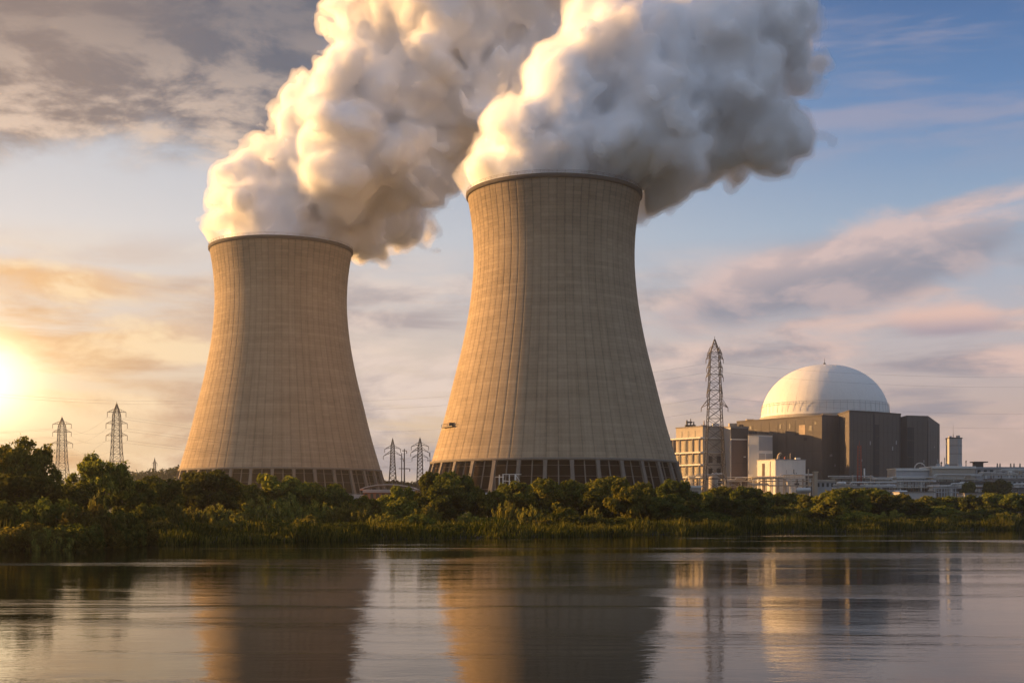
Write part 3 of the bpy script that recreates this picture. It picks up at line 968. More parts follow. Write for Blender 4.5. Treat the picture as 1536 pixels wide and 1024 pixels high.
# open-fronted concrete frame building with balconied floors
def frame_building():
    a, b, c = (87.5, 675.8), (99.4, 660.0), (112.2, 667.0)
    plan = [a, b, c, (112, 690), (98, 690)]
    t, put = simple_building("frame_building", "pale unfinished-looking frame building with open floors and columns behind the tall pylon", "building", plan, 3, 46.4, M['pale'], M['roof'], site=SITE)
    n = unit_out(a, b)
    n2 = unit_out(b, c)
    zf = [5, 13.0, 20.2, 26.6, 33.0, 40.6, 46.2]
    for z in zf[1:6]:
        put(MB().wallbox(a, b, -0.10, 1.03, z - 0.35, z + 0.35, n, 2.4), "balcony_slab", M['white'])
    for z in (33.0, 40.6):
        put(MB().wallbox(b, c, -0.02, 1.0, z - 0.25, z + 0.25, n2, 0.5), "ledge", M['white'])
    for h in (0.0, 0.26, 0.50, 0.73, 0.97):
        p = Vector(a).lerp(Vector(b), h) + Vector(n) * 1.9
        put(MB().beam((p.x, p.y, 3), (p.x, p.y, 40.4), 0.75), "column", M['pale'])
    for i in range(1, 5):
        for (h0, h1) in ((0.03, 0.22), (0.30, 0.46), (0.54, 0.69), (0.77, 0.93)):
            if i == 4 and h0 in (0.03, 0.77): continue
            put(MB().wallbox(a, b, h0, h1, zf[i] + 0.8, zf[i + 1] - 1.5, n, 0.08), "window", M['dark'])
    for h0 in (0.2, 0.45, 0.7):
        put(MB().wallbox(a, b, h0, h0 + 0.04, 41.2, 44.6, n, 0.1), "slit", M['dark'])
    for i in range(1, 4):
        r = MB()
        A_, B_ = Vector(a) + Vector(n) * 2.3, Vector(b) + Vector(n) * 2.3
        for zz in (0.8, 1.3):
            r.beam((A_.x, A_.y, zf[i] + zz), (B_.x, B_.y, zf[i] + zz), 0.09)
        put(r, "balcony_rail", M['steel'])
    for i in (1, 2, 3):
        for h0 in (0.25, 0.62):
            put(MB().wallbox(b, c, h0, h0 + 0.18, zf[i] + 1.0, zf[i + 1] - 1.8, n2, 0.08), "window", M['dark'])
    # roof plant: a dark dish-like unit and small vents
    pl = MB()
    for x, y, r_, h in ((93.5, 677, 1.2, 4.5), (95.5, 677, 0.8, 5.2), (97.0, 676, 1.0, 3.6)):
        pl.beam((x, y, 46.5), (x, y, 46.5 + h), r_, r_ * 0.6, 8)
    pl.box(92.5, 98, 675.5, 678.5, 46.8, 48.4).box(93, 96.2, 675, 677.8, 49.4, 50.1)
    put(pl, "roof_unit", M['darksteel'])
    put(MB().beam((102.5, 676, 46.6), (102.5, 676, 50.6), 1.3, 0.5, 6).box(100.8, 104, 674.8, 677, 46.7, 48.2), "roof_vent", M['tan'])
    put(MB().box(107, 110.5, 674, 677, 46.7, 48.9), "roof_hut", M['white'])
frame_building()
def turbine_hall():
    plan = [(110.8, 660.5), (113.0, 655.0), (122.8, 657.5), (122.5, 690), (113, 690)]
    t, put = simple_building("turbine_hall", "grey sheeted hall with a tall brown front panel between the frame building and white block", "building", plan, 3, 45.8, M['grey'], M['roof'], site=SITE)
    a, b = plan[1], plan[2]
    n = unit_out(a, b)
    put(MB().wallbox(a, b, 0.02, 0.98, 39.8, 45.4, n, 0.3), "upper_panel", M['clad_trim'])
    put(MB().wallbox(a, b, 0.05, 0.97, 5, 39.2, n, 0.12), "front_panel", M['brown'])
    put(MB().wallbox(a, b, 0.0, 1.0, 39.25, 39.75, n, 0.55), "ledge", M['white'])
    put(MB().wallbox(a, b, 0.72, 0.84, 30.2, 30.8, n, 0.3), "lamp_box", M['white'])
    put(MB().wallbox(a, b, 0.05, 0.97, 27.2, 27.4, n, 0.2), "panel_joint", M['clad_trim'])
    put(MB().wallbox(a, b, 0.05, 0.97, 17.2, 17.4, n, 0.2), "panel_joint", M['clad_trim'])
    put(MB().box(114, 118, 664, 668, 46, 48.4), "roof_hut", M['tan'])
    put(MB().box(119, 121, 662, 665, 46, 47.6), "roof_vent", M['darksteel'])
turbine_hall()
def white_block():
    plan = [(121.6, 651), (126.3, 649.0), (134.5, 654), (136, 668), (123, 668)]
    t, put = simple_building("annexe_block", "white and grey cube-shaped annexe against the dark reactor hall", "building", plan, 3, 41.4, M['white'], M['roof'], site=SITE)
    a, b = plan[1], plan[2]
    n = unit_out(a, b)
    put(MB().wallbox(a, b, 0.03, 0.99, 33.5, 40.6, n, 0.12), "grey_panel", M['grey'])
    put(MB().wallbox(a, b, 0.03, 0.45, 24, 32, n, 0.12), "grey_panel", M['grey'])
    put(MB().wallbox(a, b, 0.05, 0.5, 15, 23.5, n, 0.14), "louvre_panel", M['clad_trim'])
    put(MB().wallbox(a, b, 0.52, 0.96, 15, 32, n, 0.12), "grey_panel", M['grey'])
    r = MB()
    for k in range(6):
        p = Vector(a).lerp(Vector(b), k / 5)
        r.beam((p.x, p.y + .3, 41.5), (p.x, p.y + .3, 43), 0.12)
    r.beam((a[0], a[1] + .3, 43), (b[0], b[1] + .3, 43), 0.12)
    r.beam((a[0], a[1] + .3, 42.4), (b[0], b[1] + .3, 42.4), 0.1)
    put(r, "roof_rail", M['steel'])
    put(MB().box(124, 126, 652, 655, 41.6, 43.4), "roof_vent", M['darksteel'])
white_block()
def white_box():
    plan = [(124.9, 648.3 - 8), (131.2, 632.0), (147.6, 637.0), (143, 646), (130, 646)]
    plan = [(124.2, 641.5), (131.4, 632.0), (147.6, 637.0), (142.5, 645), (130, 645)]
    t, put = simple_building("plant_house", "bright white box-shaped plant house before the dark hall, its left side sunlit", "building", plan, 3, 28.0, M['white'], M['grey'], 0.4, site=SITE)
    a, b, c = plan[0], plan[1], plan[2]
    n, n2 = unit_out(a, b), unit_out(b, c)
    put(MB().wallbox(a, b, 0.28, 0.40, 12, 26.4, n, 0.2), "wall_pipe", M['brown'])
    put(MB().wallbox(a, b, 0.70, 0.73, 5, 27.4, n, 0.15), "downpipe", M['tan'])
    put(MB().wallbox(b, c, 0.36, 0.375, 12, 23, n2, 0.12), "downpipe", M['grey'])
    put(MB().wallbox(b, c, 0.12, 0.33, 18.4, 18.7, n2, 0.12), "cable_tray", M['grey'])
    put(MB().wallbox(b, c, 0.60, 0.62, 21.2, 23.4, n2, 0.12), "bracket", M['dark'])
    put(MB().wallbox(b, c, 0.60, 0.655, 21.0, 21.4, n2, 0.14), "bracket", M['dark'])
    put(MB().wallbox(b, c, 0.69, 0.71, 21.1, 21.6, n2, 0.12), "lamp_box", M['dark'])
    put(MB().beam((133.6, 636, 28.3), (133.9, 636, 30.6), 1.5, 1.2, 8).beam((133.9, 636, 30.6), (135.2, 636, 31.6), 1.2, 1.2, 8), "exhaust_cowl", M['tan'])
    put(MB().beam((137.5, 638, 28.3), (137.5, 638, 29.8), 0.9, 0.9, 8), "roof_vent", M['redsteel'])
    put(MB().beam((140.5, 639.5, 28.3), (140.5, 639.5, 31.6), 0.45, 0.35, 8), "roof_vent", M['tan'])
    put(MB().box(143, 145.4, 638.5, 640.5, 28.4, 29.4), "roof_hatch", M['white'])
white_box()
def far_block():
    plan = [(88.5, 740), (101, 738), (103, 760), (90, 760)]
    t, put = simple_building("far_building", "small brown building showing between the nearer tower and the frame building", "building", plan, 3, 43.5, M['brown'], M['roof'], site=SITE)
    a, b = plan[0], plan[1]
    for k in range(3):
        put(MB().wallbox(a, b, 0.1 + 0.3 * k, 0.3 + 0.3 * k, 34, 37, unit_out(a, b), 0.1), "window", M['dark'])
far_block()
def silo():
    x, y = X(1434, 700), 700
    plan = [(x - 3.75, y), (x + 0.6, y - 1.6), (x + 3.75, y + 1.2), (x + 3.2, y + 7), (x - 3.2, y + 7)]
    t, put = simple_building("storage_tower", "plain grey tower block with a thin roof antenna standing alone beyond the long warehouse", "tower", plan, 3, 42.6, M['grey'], M['clad_trim'], 0.5)
    for z in (22, 28, 34, 38.5):
        for k in (0, 1):
            a, b = plan[k], plan[k + 1]
            put(MB().wallbox(a, b, 0.0 if k == 0 else 0.01, 0.995, z, z + 0.22, unit_out(a, b), 0.1), "panel_joint", M['clad_trim'])
    put(MB().box(x - 3.0, x - 1.6, y + 2, y + 4, 43.1, 44.0), "roof_unit", M['grey'])
    put(MB().box(x + 1.4, x + 2.9, y + 2, y + 4, 43.1, 44.4), "roof_unit", M['grey'])
    put(MB().beam((x - 0.5, y + 3, 43.1), (x - 0.5, y + 3, 45.0), 0.5, 0.3, 6).beam((x - 0.5, y + 3, 45.0), (x - 0.5, y + 3, 51.2), 0.16, 0.08, 5), "antenna", M['steel'])
silo()
def slab_building(name, label, px0, px1, ytop, D, depth, wm, rm, cat="building", win=0, group=None, skew=0.0, canopy=True):
    x0, x1 = X(px0, D), X(px1, D)
    z0, z1 = 2.6, Z(ytop, D)
    plan = [(x0, D), (x1, D + skew), (x1, D + depth + skew), (x0, D + depth)]
    t, put = simple_building(name, label, cat, plan, z0, z1 - 0.4, wm, rm, 0.4, group)
    a, b = plan[0], plan[1]
    n = unit_out(a, b)
    for k in range(win):
        h = (k + 0.25) / win
        put(MB().wallbox(a, b, h, h + 0.5 / win, z1 - 3.2, z1 - 1.5, n, 0.06), "window", M['dark'])
    if canopy:
        put(MB().wallbox(a, b, -0.01, 1.01, z1 - 1.0, z1 - 0.55, n, 0.7), "eaves", rm)
    return t, put, plan, z1
# the long low buildings on the right
t, put, pl, z1 = slab_building("long_warehouse", "long pale windowless warehouse with a flat roof under the storage tower", 1398, 1463, 699, 600, 18, M['pale'], M['white'])
put(MB().wallbox(pl[0], pl[1], 0.0, 1.0, 10, 10.3, unit_out(pl[0], pl[1]), 0.1), "panel_joint", M['clad_trim'])
for h in (0.2, 0.42, 0.75):
    put(MB().box(X(1400 + 60 * h, 600), X(1400 + 60 * h, 600) + 1.6, 606, 608, z1, z1 + 1.3), "roof_vent", M['grey'])
t, put, pl, z1 = slab_building("grey_warehouse", "blue-grey warehouse with a row of dark windows at the right edge", 1464, 1575, 700, 612, 20, M['grey'], M['grey'], win=12)
put(MB().box(X(1462, 615), X(1474, 615), 614, 618, z1, z1 + 2.2).box(X(1459, 615), X(1480, 615), 613, 619, z1 + 2.2, z1 + 2.7), "roof_hut", M['darksteel'])
for p in (1496, 1500, 1516, 1521, 1530):
    put(MB().beam((X(p, 616), 616, z1), (X(p, 616), 616, z1 + 1.9), 0.9, 0.5, 6), "roof_vent", M['tan'])
t, put, pl, z1 = slab_building("terraced_shed", "stepped white shed with three stacked flat roofs beside the dark hall", 1344, 1397, 702, 604, 14, M['grey'], M['white'], win=0)
put(MB().wallbox(pl[0], pl[1], -0.18, 1.0, z1 - 5.0, z1 - 4.3, unit_out(pl[0], pl[1]), 4.0), "canopy", M['white'])
put(MB().wallbox(pl[0], pl[1], -0.42, 1.0, z1 - 9.4, z1 - 8.7, unit_out(pl[0], pl[1]), 7.0), "canopy", M['white'])
for h in (-0.35, -0.1, 0.15, 0.4, 0.65, 0.9):
    p = Vector(pl[0]).lerp(Vector(pl[1]), h)
    put(MB().beam((p.x, p.y - 6.2, 2.6), (p.x, p.y - 6.2, z1 - 9.4), 0.4), "post", M['steel'])
put(MB().path([(X(1380 + 16 * math.cos(q) / 2, 606), 606, z1 + 2.6 * math.sin(q)) for q in np.linspace(0, PI, 9)], 0.25, 6), "roof_arch", M['pipe'])
t, put, pl, z1 = slab_building("low_store", "low dark-roofed store in front of the long pale warehouse", 1410, 1500, 722, 560, 12, M['grey'], M['clad_trim'], win=8)
t, put, pl, z1 = slab_building("glazed_office", "low blue-grey office with a window band at the far right", 1490, 1590, 717, 575, 12, M['grey'], M['roof'], win=14)
t, put, pl, z1 = slab_building("pale_wall_shed", "low pale-walled shed just above the riverside trees under the dark hall", 1350, 1402, 737, 470, 8, M['grey'], M['roof'], canopy=False)
t, put, pl, z1 = slab_building("pale_wall_shed", "low pale-walled shed between the two dark trees and riverside bushes", 1447, 1480, 739, 474, 8, M['grey'], M['roof'], canopy=False)
t, put, pl, z1 = slab_building("pump_house", "small glazed pump house with a pale chimney in the middle of the pipe racks", 1224, 1252, 719, 560, 8, M['grey'], M['pale'], win=4)
put(MB().box(X(1219, 559), X(1224, 559), 556, 559, 2.6, Z(709, 559)).box(X(1218, 559), X(1225, 559), 555.6, 559.4, Z(709, 559), Z(707, 559)), "chimney", M['tan'])
t, put, pl, z1 = slab_building("brick_works", "low red brick works with a pale curved roof between the two cooling towers", 545, 622, 734, 470, 14, M['brick'], M['pinkroof'], win=9)
arch = [(X(540 + 86 * k / 12, 471), 0, z1 + 0.2 + 1.9 * math.sin(PI * k / 12) ** 0.7) for k in range(13)]
ar = MB()
vs = []
for x, _, z in arch:
    vs += [(x, 469.6, z), (x, 484, z), (x, 469.6, z - 0.35), (x, 484, z - 0.35)]
fs = []
for k in range(12):
    o = 4 * k
    fs += [(o, o + 4, o + 5, o + 1), (o + 2, o + 3, o + 7, o + 6), (o, o + 2, o + 6, o + 4), (o + 1, o + 5, o + 7, o + 3)]
put(ar.add(vs, fs), "curved_roof", M['pinkroof'])
t, put, pl, z1 = slab_building("pale_shed", "small pale shed left of the red brick works", 508, 540, 741, 455, 8, M['pinkroof'], M['pinkroof'], canopy=False)
t, put, pl, z1 = slab_building("pale_shed", "small white shed at the foot of the nearer tower behind the trees", 712, 752, 738, 470, 8, M['white'], M['grey'], canopy=False)
t, put, pl, z1 = slab_building("blue_store", "dark blue low container store beneath the tall pylon", 1040, 1062, 741, 520, 6, M['blue'], M['blue'], canopy=False)
t, put, pl, z1 = slab_building("gate_house", "small pale gate house with a dark doorway right of the nearer tower", 1031, 1052, 728, 565, 7, M['pale'], M['white'])
put(MB().wallbox(pl[0], pl[1], 0.35, 0.75, 3, z1 - 2.5, unit_out(pl[0], pl[1]), 0.1), "door", M['dark'])

# pipe racks: decks, posts, pipes
def pipe_rack(label, px0, px1, D, levels, npost, pipes, seed, deckmat='pale'):
    rnd = random.Random(seed)
    x0, x1 = X(px0, D), X(px1, D)
    t = thing("pipe_rack", label, "pipe rack", (x0, D, 2.6), "pipe racks of the plant")
    L = x1 - x0
    zt = []
    for yl in levels:
        z = Z(yl, D) - 2.6
        zt.append(z)
        MB().box(0, L, 0, 4.2, z - 0.45, z).build("deck", M[deckmat], t)
        r = MB()
        for k in range(int(L / 3) + 1):
            r.beam((k * 3, 0.1, z), (k * 3, 0.1, z + 1.2), 0.08)
        r.beam((0, 0.1, z + 1.2), (L, 0.1, z + 1.2), 0.09).beam((0, 0.1, z + 0.65), (L, 0.1, z + 0.65), 0.07)
        r.build("handrail", M['steel'], t)
    for k in range(npost):
        x = L * (k + 0.3) / npost
        for yy in (0.4, 3.8):
            MB().beam((x, yy, -0.6), (x, yy, max(zt) - 0.46), 0.38).build("post", M['steel' if k % 3 else 'white'], t)
    for k in range(pipes):
        z = rnd.choice(zt) + rnd.uniform(0.3, 1.0)
        y = 0.6 + 3.0 * k / max(pipes, 1)
        rr = rnd.uniform(0.18, 0.42)
        h = L * rnd.uniform(0.1, 0.9)
        dz = rnd.choice((-0.9, 1.1, 1.4))
        pts = [(-1.5, y, z), (h - 1.0, y, z), (h, y, z + dz), (h + 1, y, z + dz * 1.02), (L + 1.5, y, z + dz)]
        MB().path(pts, rr, 8).build("pipe", M['pipe'], t)
    for k in range(max(2, int(L / 9))):
        x = rnd.uniform(1, L - 2)
        z = rnd.choice(zt)
        w, h = rnd.uniform(0.8, 2.4), rnd.uniform(0.8, 2.4)
        MB().box(x, x + w, 1.2, 3.0, z + 0.004, z + h).build("equipment_box", M[rnd.choice(['grey', 'tan', 'darksteel', 'white'])], t)
    return t
pipe_rack("sunlit pipe rack with two long decks right of the tall pylon", 1086, 1133, 746, (721, 729), 6, 5, 1)
pipe_rack("short sunlit pipe rack under the tall pylon", 1034, 1082, 724, (716, 728), 5, 4, 2)
pipe_rack("long pale pipe rack under the white plant house", 1128, 1222, 716, (717, 727), 10, 6, 3)
pipe_rack("long shaded pipe rack in front of the dark hall", 1248, 1338, 600, (716, 722, 733), 8, 6, 4)
pipe_rack("shaded pipe rack in front of the stepped shed", 1316, 1400, 575, (721, 730), 8, 6, 5)
pipe_rack("low shaded pipe rack before the long pale warehouse", 1396, 1470, 585, (718, 727), 7, 6, 6)
pipe_rack("far right shaded pipe rack below the grey warehouse", 1476, 1580, 590, (711, 724), 9, 6, 7)
pipe_rack("low dark pipe rack below the grey warehouse, nearest the trees", 1466, 1580, 535, (731, 738), 10, 7, 8, 'darksteel')
pipe_rack("low pipe rack before the low dark-roofed store", 1400, 1450, 530, (731, 737), 6, 5, 9, 'grey')
pipe_rack("low grey pipe rack right of the glazed pump house", 1256, 1340, 545, (729, 735), 8, 6, 10, 'grey')
# vessels standing in the plant
def tank(label, px, D, ytop, r, mat, lying=False):
    x = X(px, D)
    z1 = Z(ytop, D) - 2.6
    t = thing("storage_tank", label, "tank", (x, D, 2.6), "tanks of the plant")
    if lying:
        L = 7.0
        pr = [(-L / 2, 0.05), (-L / 2 + 0.2, r * 0.7), (-L / 2 + 0.8, r), (L / 2 - 0.8, r), (L / 2 - 0.2, r * 0.7), (L / 2, 0.05)]
        MB().path([(a, 0, z1 - r) for a, _ in pr], [b for _, b in pr], 20).build("shell", M[mat], t)
        for a in (-2, 2):
            MB().box(a - 0.4, a + 0.4, -r * 0.7, r * 0.7, -0.6, z1 - 1.5 * r).build("saddle", M['pale'], t)
    else:
        MB().lathe([(r, -0.6), (r, z1 - 0.8), (r * 0.93, z1 - 0.3), (r * 0.6, z1 - 0.02), (0.05, z1)], 32).build("shell", M[mat], t)
        MB().lathe([(r + 0.02, z1 - 1.2), (r + 0.18, z1 - 1.2), (r + 0.18, z1 - 0.9), (r + 0.02, z1 - 0.9)], 32).build("rim", M['steel'], t)
        l = MB()
        for s_ in (-0.3, 0.3):
            l.beam((s_, -r - 0.25, -0.5), (s_, -r - 0.25, z1 + 0.6), 0.1)
        l.build("ladder", M['steel'], t)
    return t
tank("squat pale tank beside the sunlit pipe racks", 1070, 704, 714, 2.6, 'pale')
tank("lying silver tank on saddles under the sunlit rack", 1205, 575, 731, 1.3, 'pipe', True)
tank("upright white tank before the dark hall", 1262, 580, 722, 2.2, 'white')
tank("pale upright tank between the shaded racks", 1432, 565, 729, 2.4, 'white')
tank("silver upright tank near the right edge", 1512, 560, 727, 2.6, 'pipe')
tank("lying silver tank below the stepped shed", 1350, 555, 735, 1.4, 'pipe', True)
def roof_stack(label, px, D, y0, y1, w, mat):
    t = thing("vent_stack", label, "vent stack", (X(px, D), D, 2.6), "vent stacks")
    z1 = Z(y1, D) - 2.6
    MB().beam((0, 0, -0.6), (0, 0, z1 - 0.6), w, w * 0.75, 12).build("pipe", M[mat], t)
    MB().lathe([(w * 0.38, z1 - 0.9), (w * 0.62, z1 - 0.8), (w * 0.62, z1 - 0.4), (w * 0.05, z1)], 12).build("cap", M['darksteel'], t)
    MB().box(-w, w, -w, w, -0.6, 1.2).build("base", M['pale'], t)
roof_stack("thin white vent stack right of the red mast", 1296.5, 606, 0, 699, 0.9, 'white')
roof_stack("pale vent stack left of the red mast", 1212.5, 612, 0, 700, 0.8, 'tan')
roof_stack("stubby tan vent stack in front of the dark hall's edge", 1279, 596, 0, 709, 0.7, 'tan')
roof_stack("stubby tan vent stack between the red mast and the stepped shed", 1306, 596, 0, 709, 0.8, 'tan')
roof_stack("thin dark vent stack left of the storage tower", 1417, 620, 0, 686, 0.4, 'darksteel')
roof_stack("dark vent stack close to the storage tower's left foot", 1412, 618, 0, 692, 0.7, 'darksteel')
roof_stack("thin dark vent stack on the right of the storage tower", 1449, 622, 0, 690, 0.5, 'darksteel')

# ------------------------------------------------------------------ lattice pylons, masts, cables
ARMTIPS = {}
def pylon(key, label, x, y, H, wb, wt, waist, arms, th, mat, peak=0.1, cone=False, insul=2.2):
    zb = gz(x, y) - 0.3
    t = thing("lattice_pylon", label, "pylon", (x, y, zb), "power line pylons")
    def half(z):
        if z < waist * H:
            k = z / (waist * H)
            return (wb + (wt * 1.35 - wb) * k ** 0.85) / 2
        if z < (1 - peak) * H:
            k = (z - waist * H) / ((1 - peak - waist) * H)
            return (wt * 1.35 + (wt - wt * 1.35) * k) / 2
        k = (z - (1 - peak) * H) / (peak * H)
        return wt / 2 * (1 - 0.93 * k)
    cs = [(-1, -1), (1, -1), (1, 1), (-1, 1)]
    levels = [0.0]
    while levels[-1] < H - 0.6:
        levels.append(levels[-1] + max(2.0 * half(levels[-1]) * 0.7, H * 0.022))
    levels = [z * H / levels[-1] for z in levels]
    lat = MB()
    def cn(z, k):
        h = half(z)
        return Vector((cs[k % 4][0] * h, cs[k % 4][1] * h, z))
    for za, zb_ in zip(levels[:-1], levels[1:]):
        for k in range(4):
            lat.beam(cn(za, k), cn(zb_, k), th)
            lat.beam(cn(za, k), cn(zb_, k + 1), th * 0.55)
            lat.beam(cn(za, k + 1), cn(zb_, k), th * 0.55)
            lat.beam(cn(zb_, k), cn(zb_, k + 1), th * 0.5)
    lat.beam((0, 0, H - 0.5), (0, 0, H + H * 0.018), th * 0.6)
    lat.build("lattice_tower", M[mat], t)
    for k in range(4):
        p = cn(0, k)
        MB().box(p.x - th * 2, p.x + th * 2, p.y - th * 2, p.y + th * 2, -0.8, 0.5).build("footing", M['pale'], t)
    tips = []
    for zf, hw, drop in arms:
        z = zf * H
        h = half(z)
        am = MB()
        am.beam((-h, 0, z), (h, 0, z), th * 0.6)
        for sx in (-1, 1):
            am.beam((sx * h, -h, z), (sx * h, h, z), th * 0.6)
            tip = Vector((sx * hw, 0, z + drop))
            for sy in (-1, 1):
                am.beam((sx * h, sy * h, z), tip, th * 0.6)
                am.beam((sx * h, sy * half(z + H * 0.03), z + H * 0.03), tip, th * 0.5)
            for fr in (0.33, 0.66):
                q0 = Vector((sx * h, 0, z)).lerp(tip, fr); q1 = Vector((sx * h, 0, z + H * 0.03)).lerp(tip, fr)
                am.beam(q0, q1, th * 0.4)
        ao = am.build("crossarm", M[mat], t)
        for sx in (-1, 1):
            tip = Vector((sx * hw, 0, z + drop))
            n = 6
            pr = []
            for i in range(n):
                pr += [(th * 0.30, -insul * i / n), (th * 0.75, -insul * (i + 0.4) / n), (th * 0.30, -insul * (i + 0.8) / n)]
            o = MB().lathe([(r, z_) for r, z_ in pr], 8, smooth=False)
            o.v = [(a + tip.x, b + tip.y, c + tip.z) for a, b, c in o.v]
            o.build("insulator", M['glassins'], ao)
            tips.append(Vector((x, y, zb)) + tip + Vector((0, 0, -insul)))
    ARMTIPS[key] = tips
    return t
def pyl(key, label, px, ytop, D, wbpx, wtpx, waist, arms, th, mat, **kw):
    k = D / F
    x = X(px, D)
    H = Z(ytop, D) - gz(x, D) + 0.3
    arms = [((Z(ya, D) - gz(x, D)) / H, w * k, d) for ya, w, d in arms]
    pylon(key, label, x, D, H, wbpx * k, wtpx * k, waist, arms, th, mat, **kw)
pyl('tall', "tall slender steel pylon in front of the frame building", 1072, 509, 690, 36, 14, 0.62, [(527, 11, -1), (535, 13, -1.2), (549, 12, -1), (560, 13, -2), (584, 12, -2), (605, 20, -2)], 0.36, 'darksteel', peak=0.085)
pyl('west', "larger of the two hazy pylons left of the farther tower", 175, 605, 560, 27, 9.5, 0.60, [(617, 14, 0), (634, 16, 0), (652, 16, 0)], 0.24, 'steel')
pyl('farwest', "smaller of the two hazy pylons, nearest the sun's glow", 93, 626, 640, 27, 9, 0.58, [(635, 14, 0), (647, 14, 0), (664, 16, 0)], 0.25, 'steel')
pyl('mida', "pyramid-shaped small pylon right beside the farther tower's foot", 589, 658, 760, 18, 5.0, 0.66, [(670, 12, -1), (678, 14, -2)], 0.34, 'darksteel')
pyl('midb', "straight-sided small pylon midway between the towers", 630, 657, 740, 12, 5.5, 0.7, [(666, 13, -1), (673, 14, -2), (683, 12, -1)], 0.34, 'darksteel')
pyl('horizon', "tiny pylon on the wooded skyline left of the farther tower", 232, 687, 950, 10, 3, 0.6, [(694, 4, 0)], 0.20, 'steel')
# twin-pole mast and single pole between the towers
def pole(label, px, ytop, D, w, brackets):
    x = X(px, D); zb = gz(x, D) - 0.3
    t = thing("utility_pole", label, "pole", (x, D, zb), "poles between the towers")
    H = Z(ytop, D) - zb
    MB().beam((0, 0, 0), (0, 0, H), w, w * 0.6, 8).build("pole", M['darksteel'], t)
    for zf, l in brackets:
        MB().beam((-l, 0, H * zf), (l, 0, H * zf), w * 0.35).beam((l, 0, H * zf), (l, 0, H * zf - 1.6), w * 0.4).build("bracket", M['darksteel'], t)
pole("plain thin pole left of the thicker pole between the towers", 602.5, 679, 700, 0.75, [(0.9, 0.9)])
pole("thicker pole with curved arm between the towers", 606.5, 673, 702, 1.0, [(0.97, 1.3), (0.68, 3.0)])
pole("short pole near the nearer tower's left leg", 645, 678, 700, 0.55, [(0.86, 1.5)])
def red_mast():
    D = 598
    x = X(1289, D)
    t = thing("lattice_mast", "slim red lattice mast in front of the dark hall", "mast", (x, D, 2.6))
    H = Z(668, D) - 2.6
    l = MB()
    w = 1.35
    n = 22
    for k in range(n):
        z0, z1 = H * k / n, H * (k + 1) / n
        for i, (a, b) in enumerate(((-1, -1), (1, -1), (1, 1), (-1, 1))):
            c, d = ((-1, -1), (1, -1), (1, 1), (-1, 1))[(i + 1) % 4]
            wa, wb_ = w * (1 - 0.35 * k / n), w * (1 - 0.35 * (k + 1) / n)
            l.beam((a * wa / 2 * 1.6, b * wa / 2, z0), (a * wb_ / 2 * 1.6, b * wb_ / 2, z1), 0.26)
            l.beam((a * wa / 2 * 1.6, b * wa / 2, z0), (c * wb_ / 2 * 1.6, d * wb_ / 2, z1), 0.2)
    l.build("lattice", M['redsteel'], t)
    MB().beam((0, 0, H), (0, 0, H + 2.5), 0.3, 0.1).build("tip", M['redsteel'], t)
    MB().box(-1.6, 1.6, -1.4, 1.4, -0.6, 0.6).build("base", M['pale'], t)
red_mast()
def gantry():
    D = 440
    x0 = X(742, D)
    t = thing("pipe_gantry", "white steel gantry of posts and beams before the nearer tower's louvres", "gantry", (x0, D, 2.4))
    k = D / F
    zt = Z(711.5, D) - 2.4
    xs = [7, 12.5, 22, 31]
    for i, px in enumerate(xs):
        MB().beam((px * k, 0, -0.5), (px * k, 0, zt - (0.1 if i else 0)), 0.36 if i != 3 else 0.5).build("post", M['white'], t)
    MB().beam((11.5 * k, 0.22, zt + 0.1), (40 * k, 0.22, zt + 0.1), 0.22).beam((0, 0.24, zt - 0.85), (14 * k, 0.24, zt - 0.85), 0.2).beam((12 * k, 0.24, zt - 2.1), (24 * k, 0.24, zt - 2.3), 0.2).build("beam", M['white'], t)
    MB().beam((0.5 * k, 0.1, -0.5), (0.5 * k, 0.1, zt - 0.8), 0.2).build("post", M['tan'], t)
    MB().path([(31 * k, 0, zt), (33 * k, 0, zt - 0.6), (38 * k, 0, zt - 2.4)], 0.12, 6).build("pipe", M['white'], t)
gantry()
def cable(a, b, sag, label, group, r=0.06):
    a, b = Vector(a), Vector(b)
    n = 28
    pts = []
    for k in range(n + 1):
        f = k / n
        p = a.lerp(b, f)
        p.z -= 4 * sag * f * (1 - f)
        pts.append(p - a)
    o = MB().path(pts, r, 4).build("power_cable", M['cable'])
    o.location = a
    tag(o, label, "power cable", group)
for i, p in enumerate(ARMTIPS['tall']):
    if i in (0, 1, 6, 7): continue
    side = -1 if i % 2 == 0 else 1
    if side > 0:
        cable(p, p + Vector((330, -30 + 6 * i, 2)), 9, "thin cable running right from the tall pylon over the dome", "cables right of the tall pylon", 0.03)
    else:
        cable(p, p + Vector((-340, 160 + 5 * i, -4)), 10, "thin cable running left from the tall pylon behind the nearer tower", "cables left of the tall pylon", 0.03)
for i, p in enumerate(ARMTIPS['west']):
    q = ARMTIPS['farwest'][i]
    cable(q, p, 5, "thin cable strung between the two hazy pylons", "cables between the hazy pylons", 0.026)
    cable(p, p + Vector((300, 330, -2)), 8, "thin cable running from the larger hazy pylon behind the farther tower", "cables right of the hazy pylons", 0.026)
    cable(q, q + Vector((-260, -60, 2)), 7, "thin cable leaving the smaller hazy pylon towards the sun", "cables left of the hazy pylons", 0.026)
for i, p in enumerate(ARMTIPS['midb']):
    q = ARMTIPS['mida'][i] if i < len(ARMTIPS['mida']) else p + Vector((-60, 60, 0))
    cable(q, p, 2.5, "thin cable strung between the small pylons in the towers' gap", "cables between the small pylons", 0.026)
for i, (ya, yb) in enumerate(((592, 598), (596, 603))):
    cable(P(-80, ya - 8, 520), P(330, yb, 900), 3, "thin high cable crossing above the hazy pylons", "high cables left of the farther tower", 0.03)

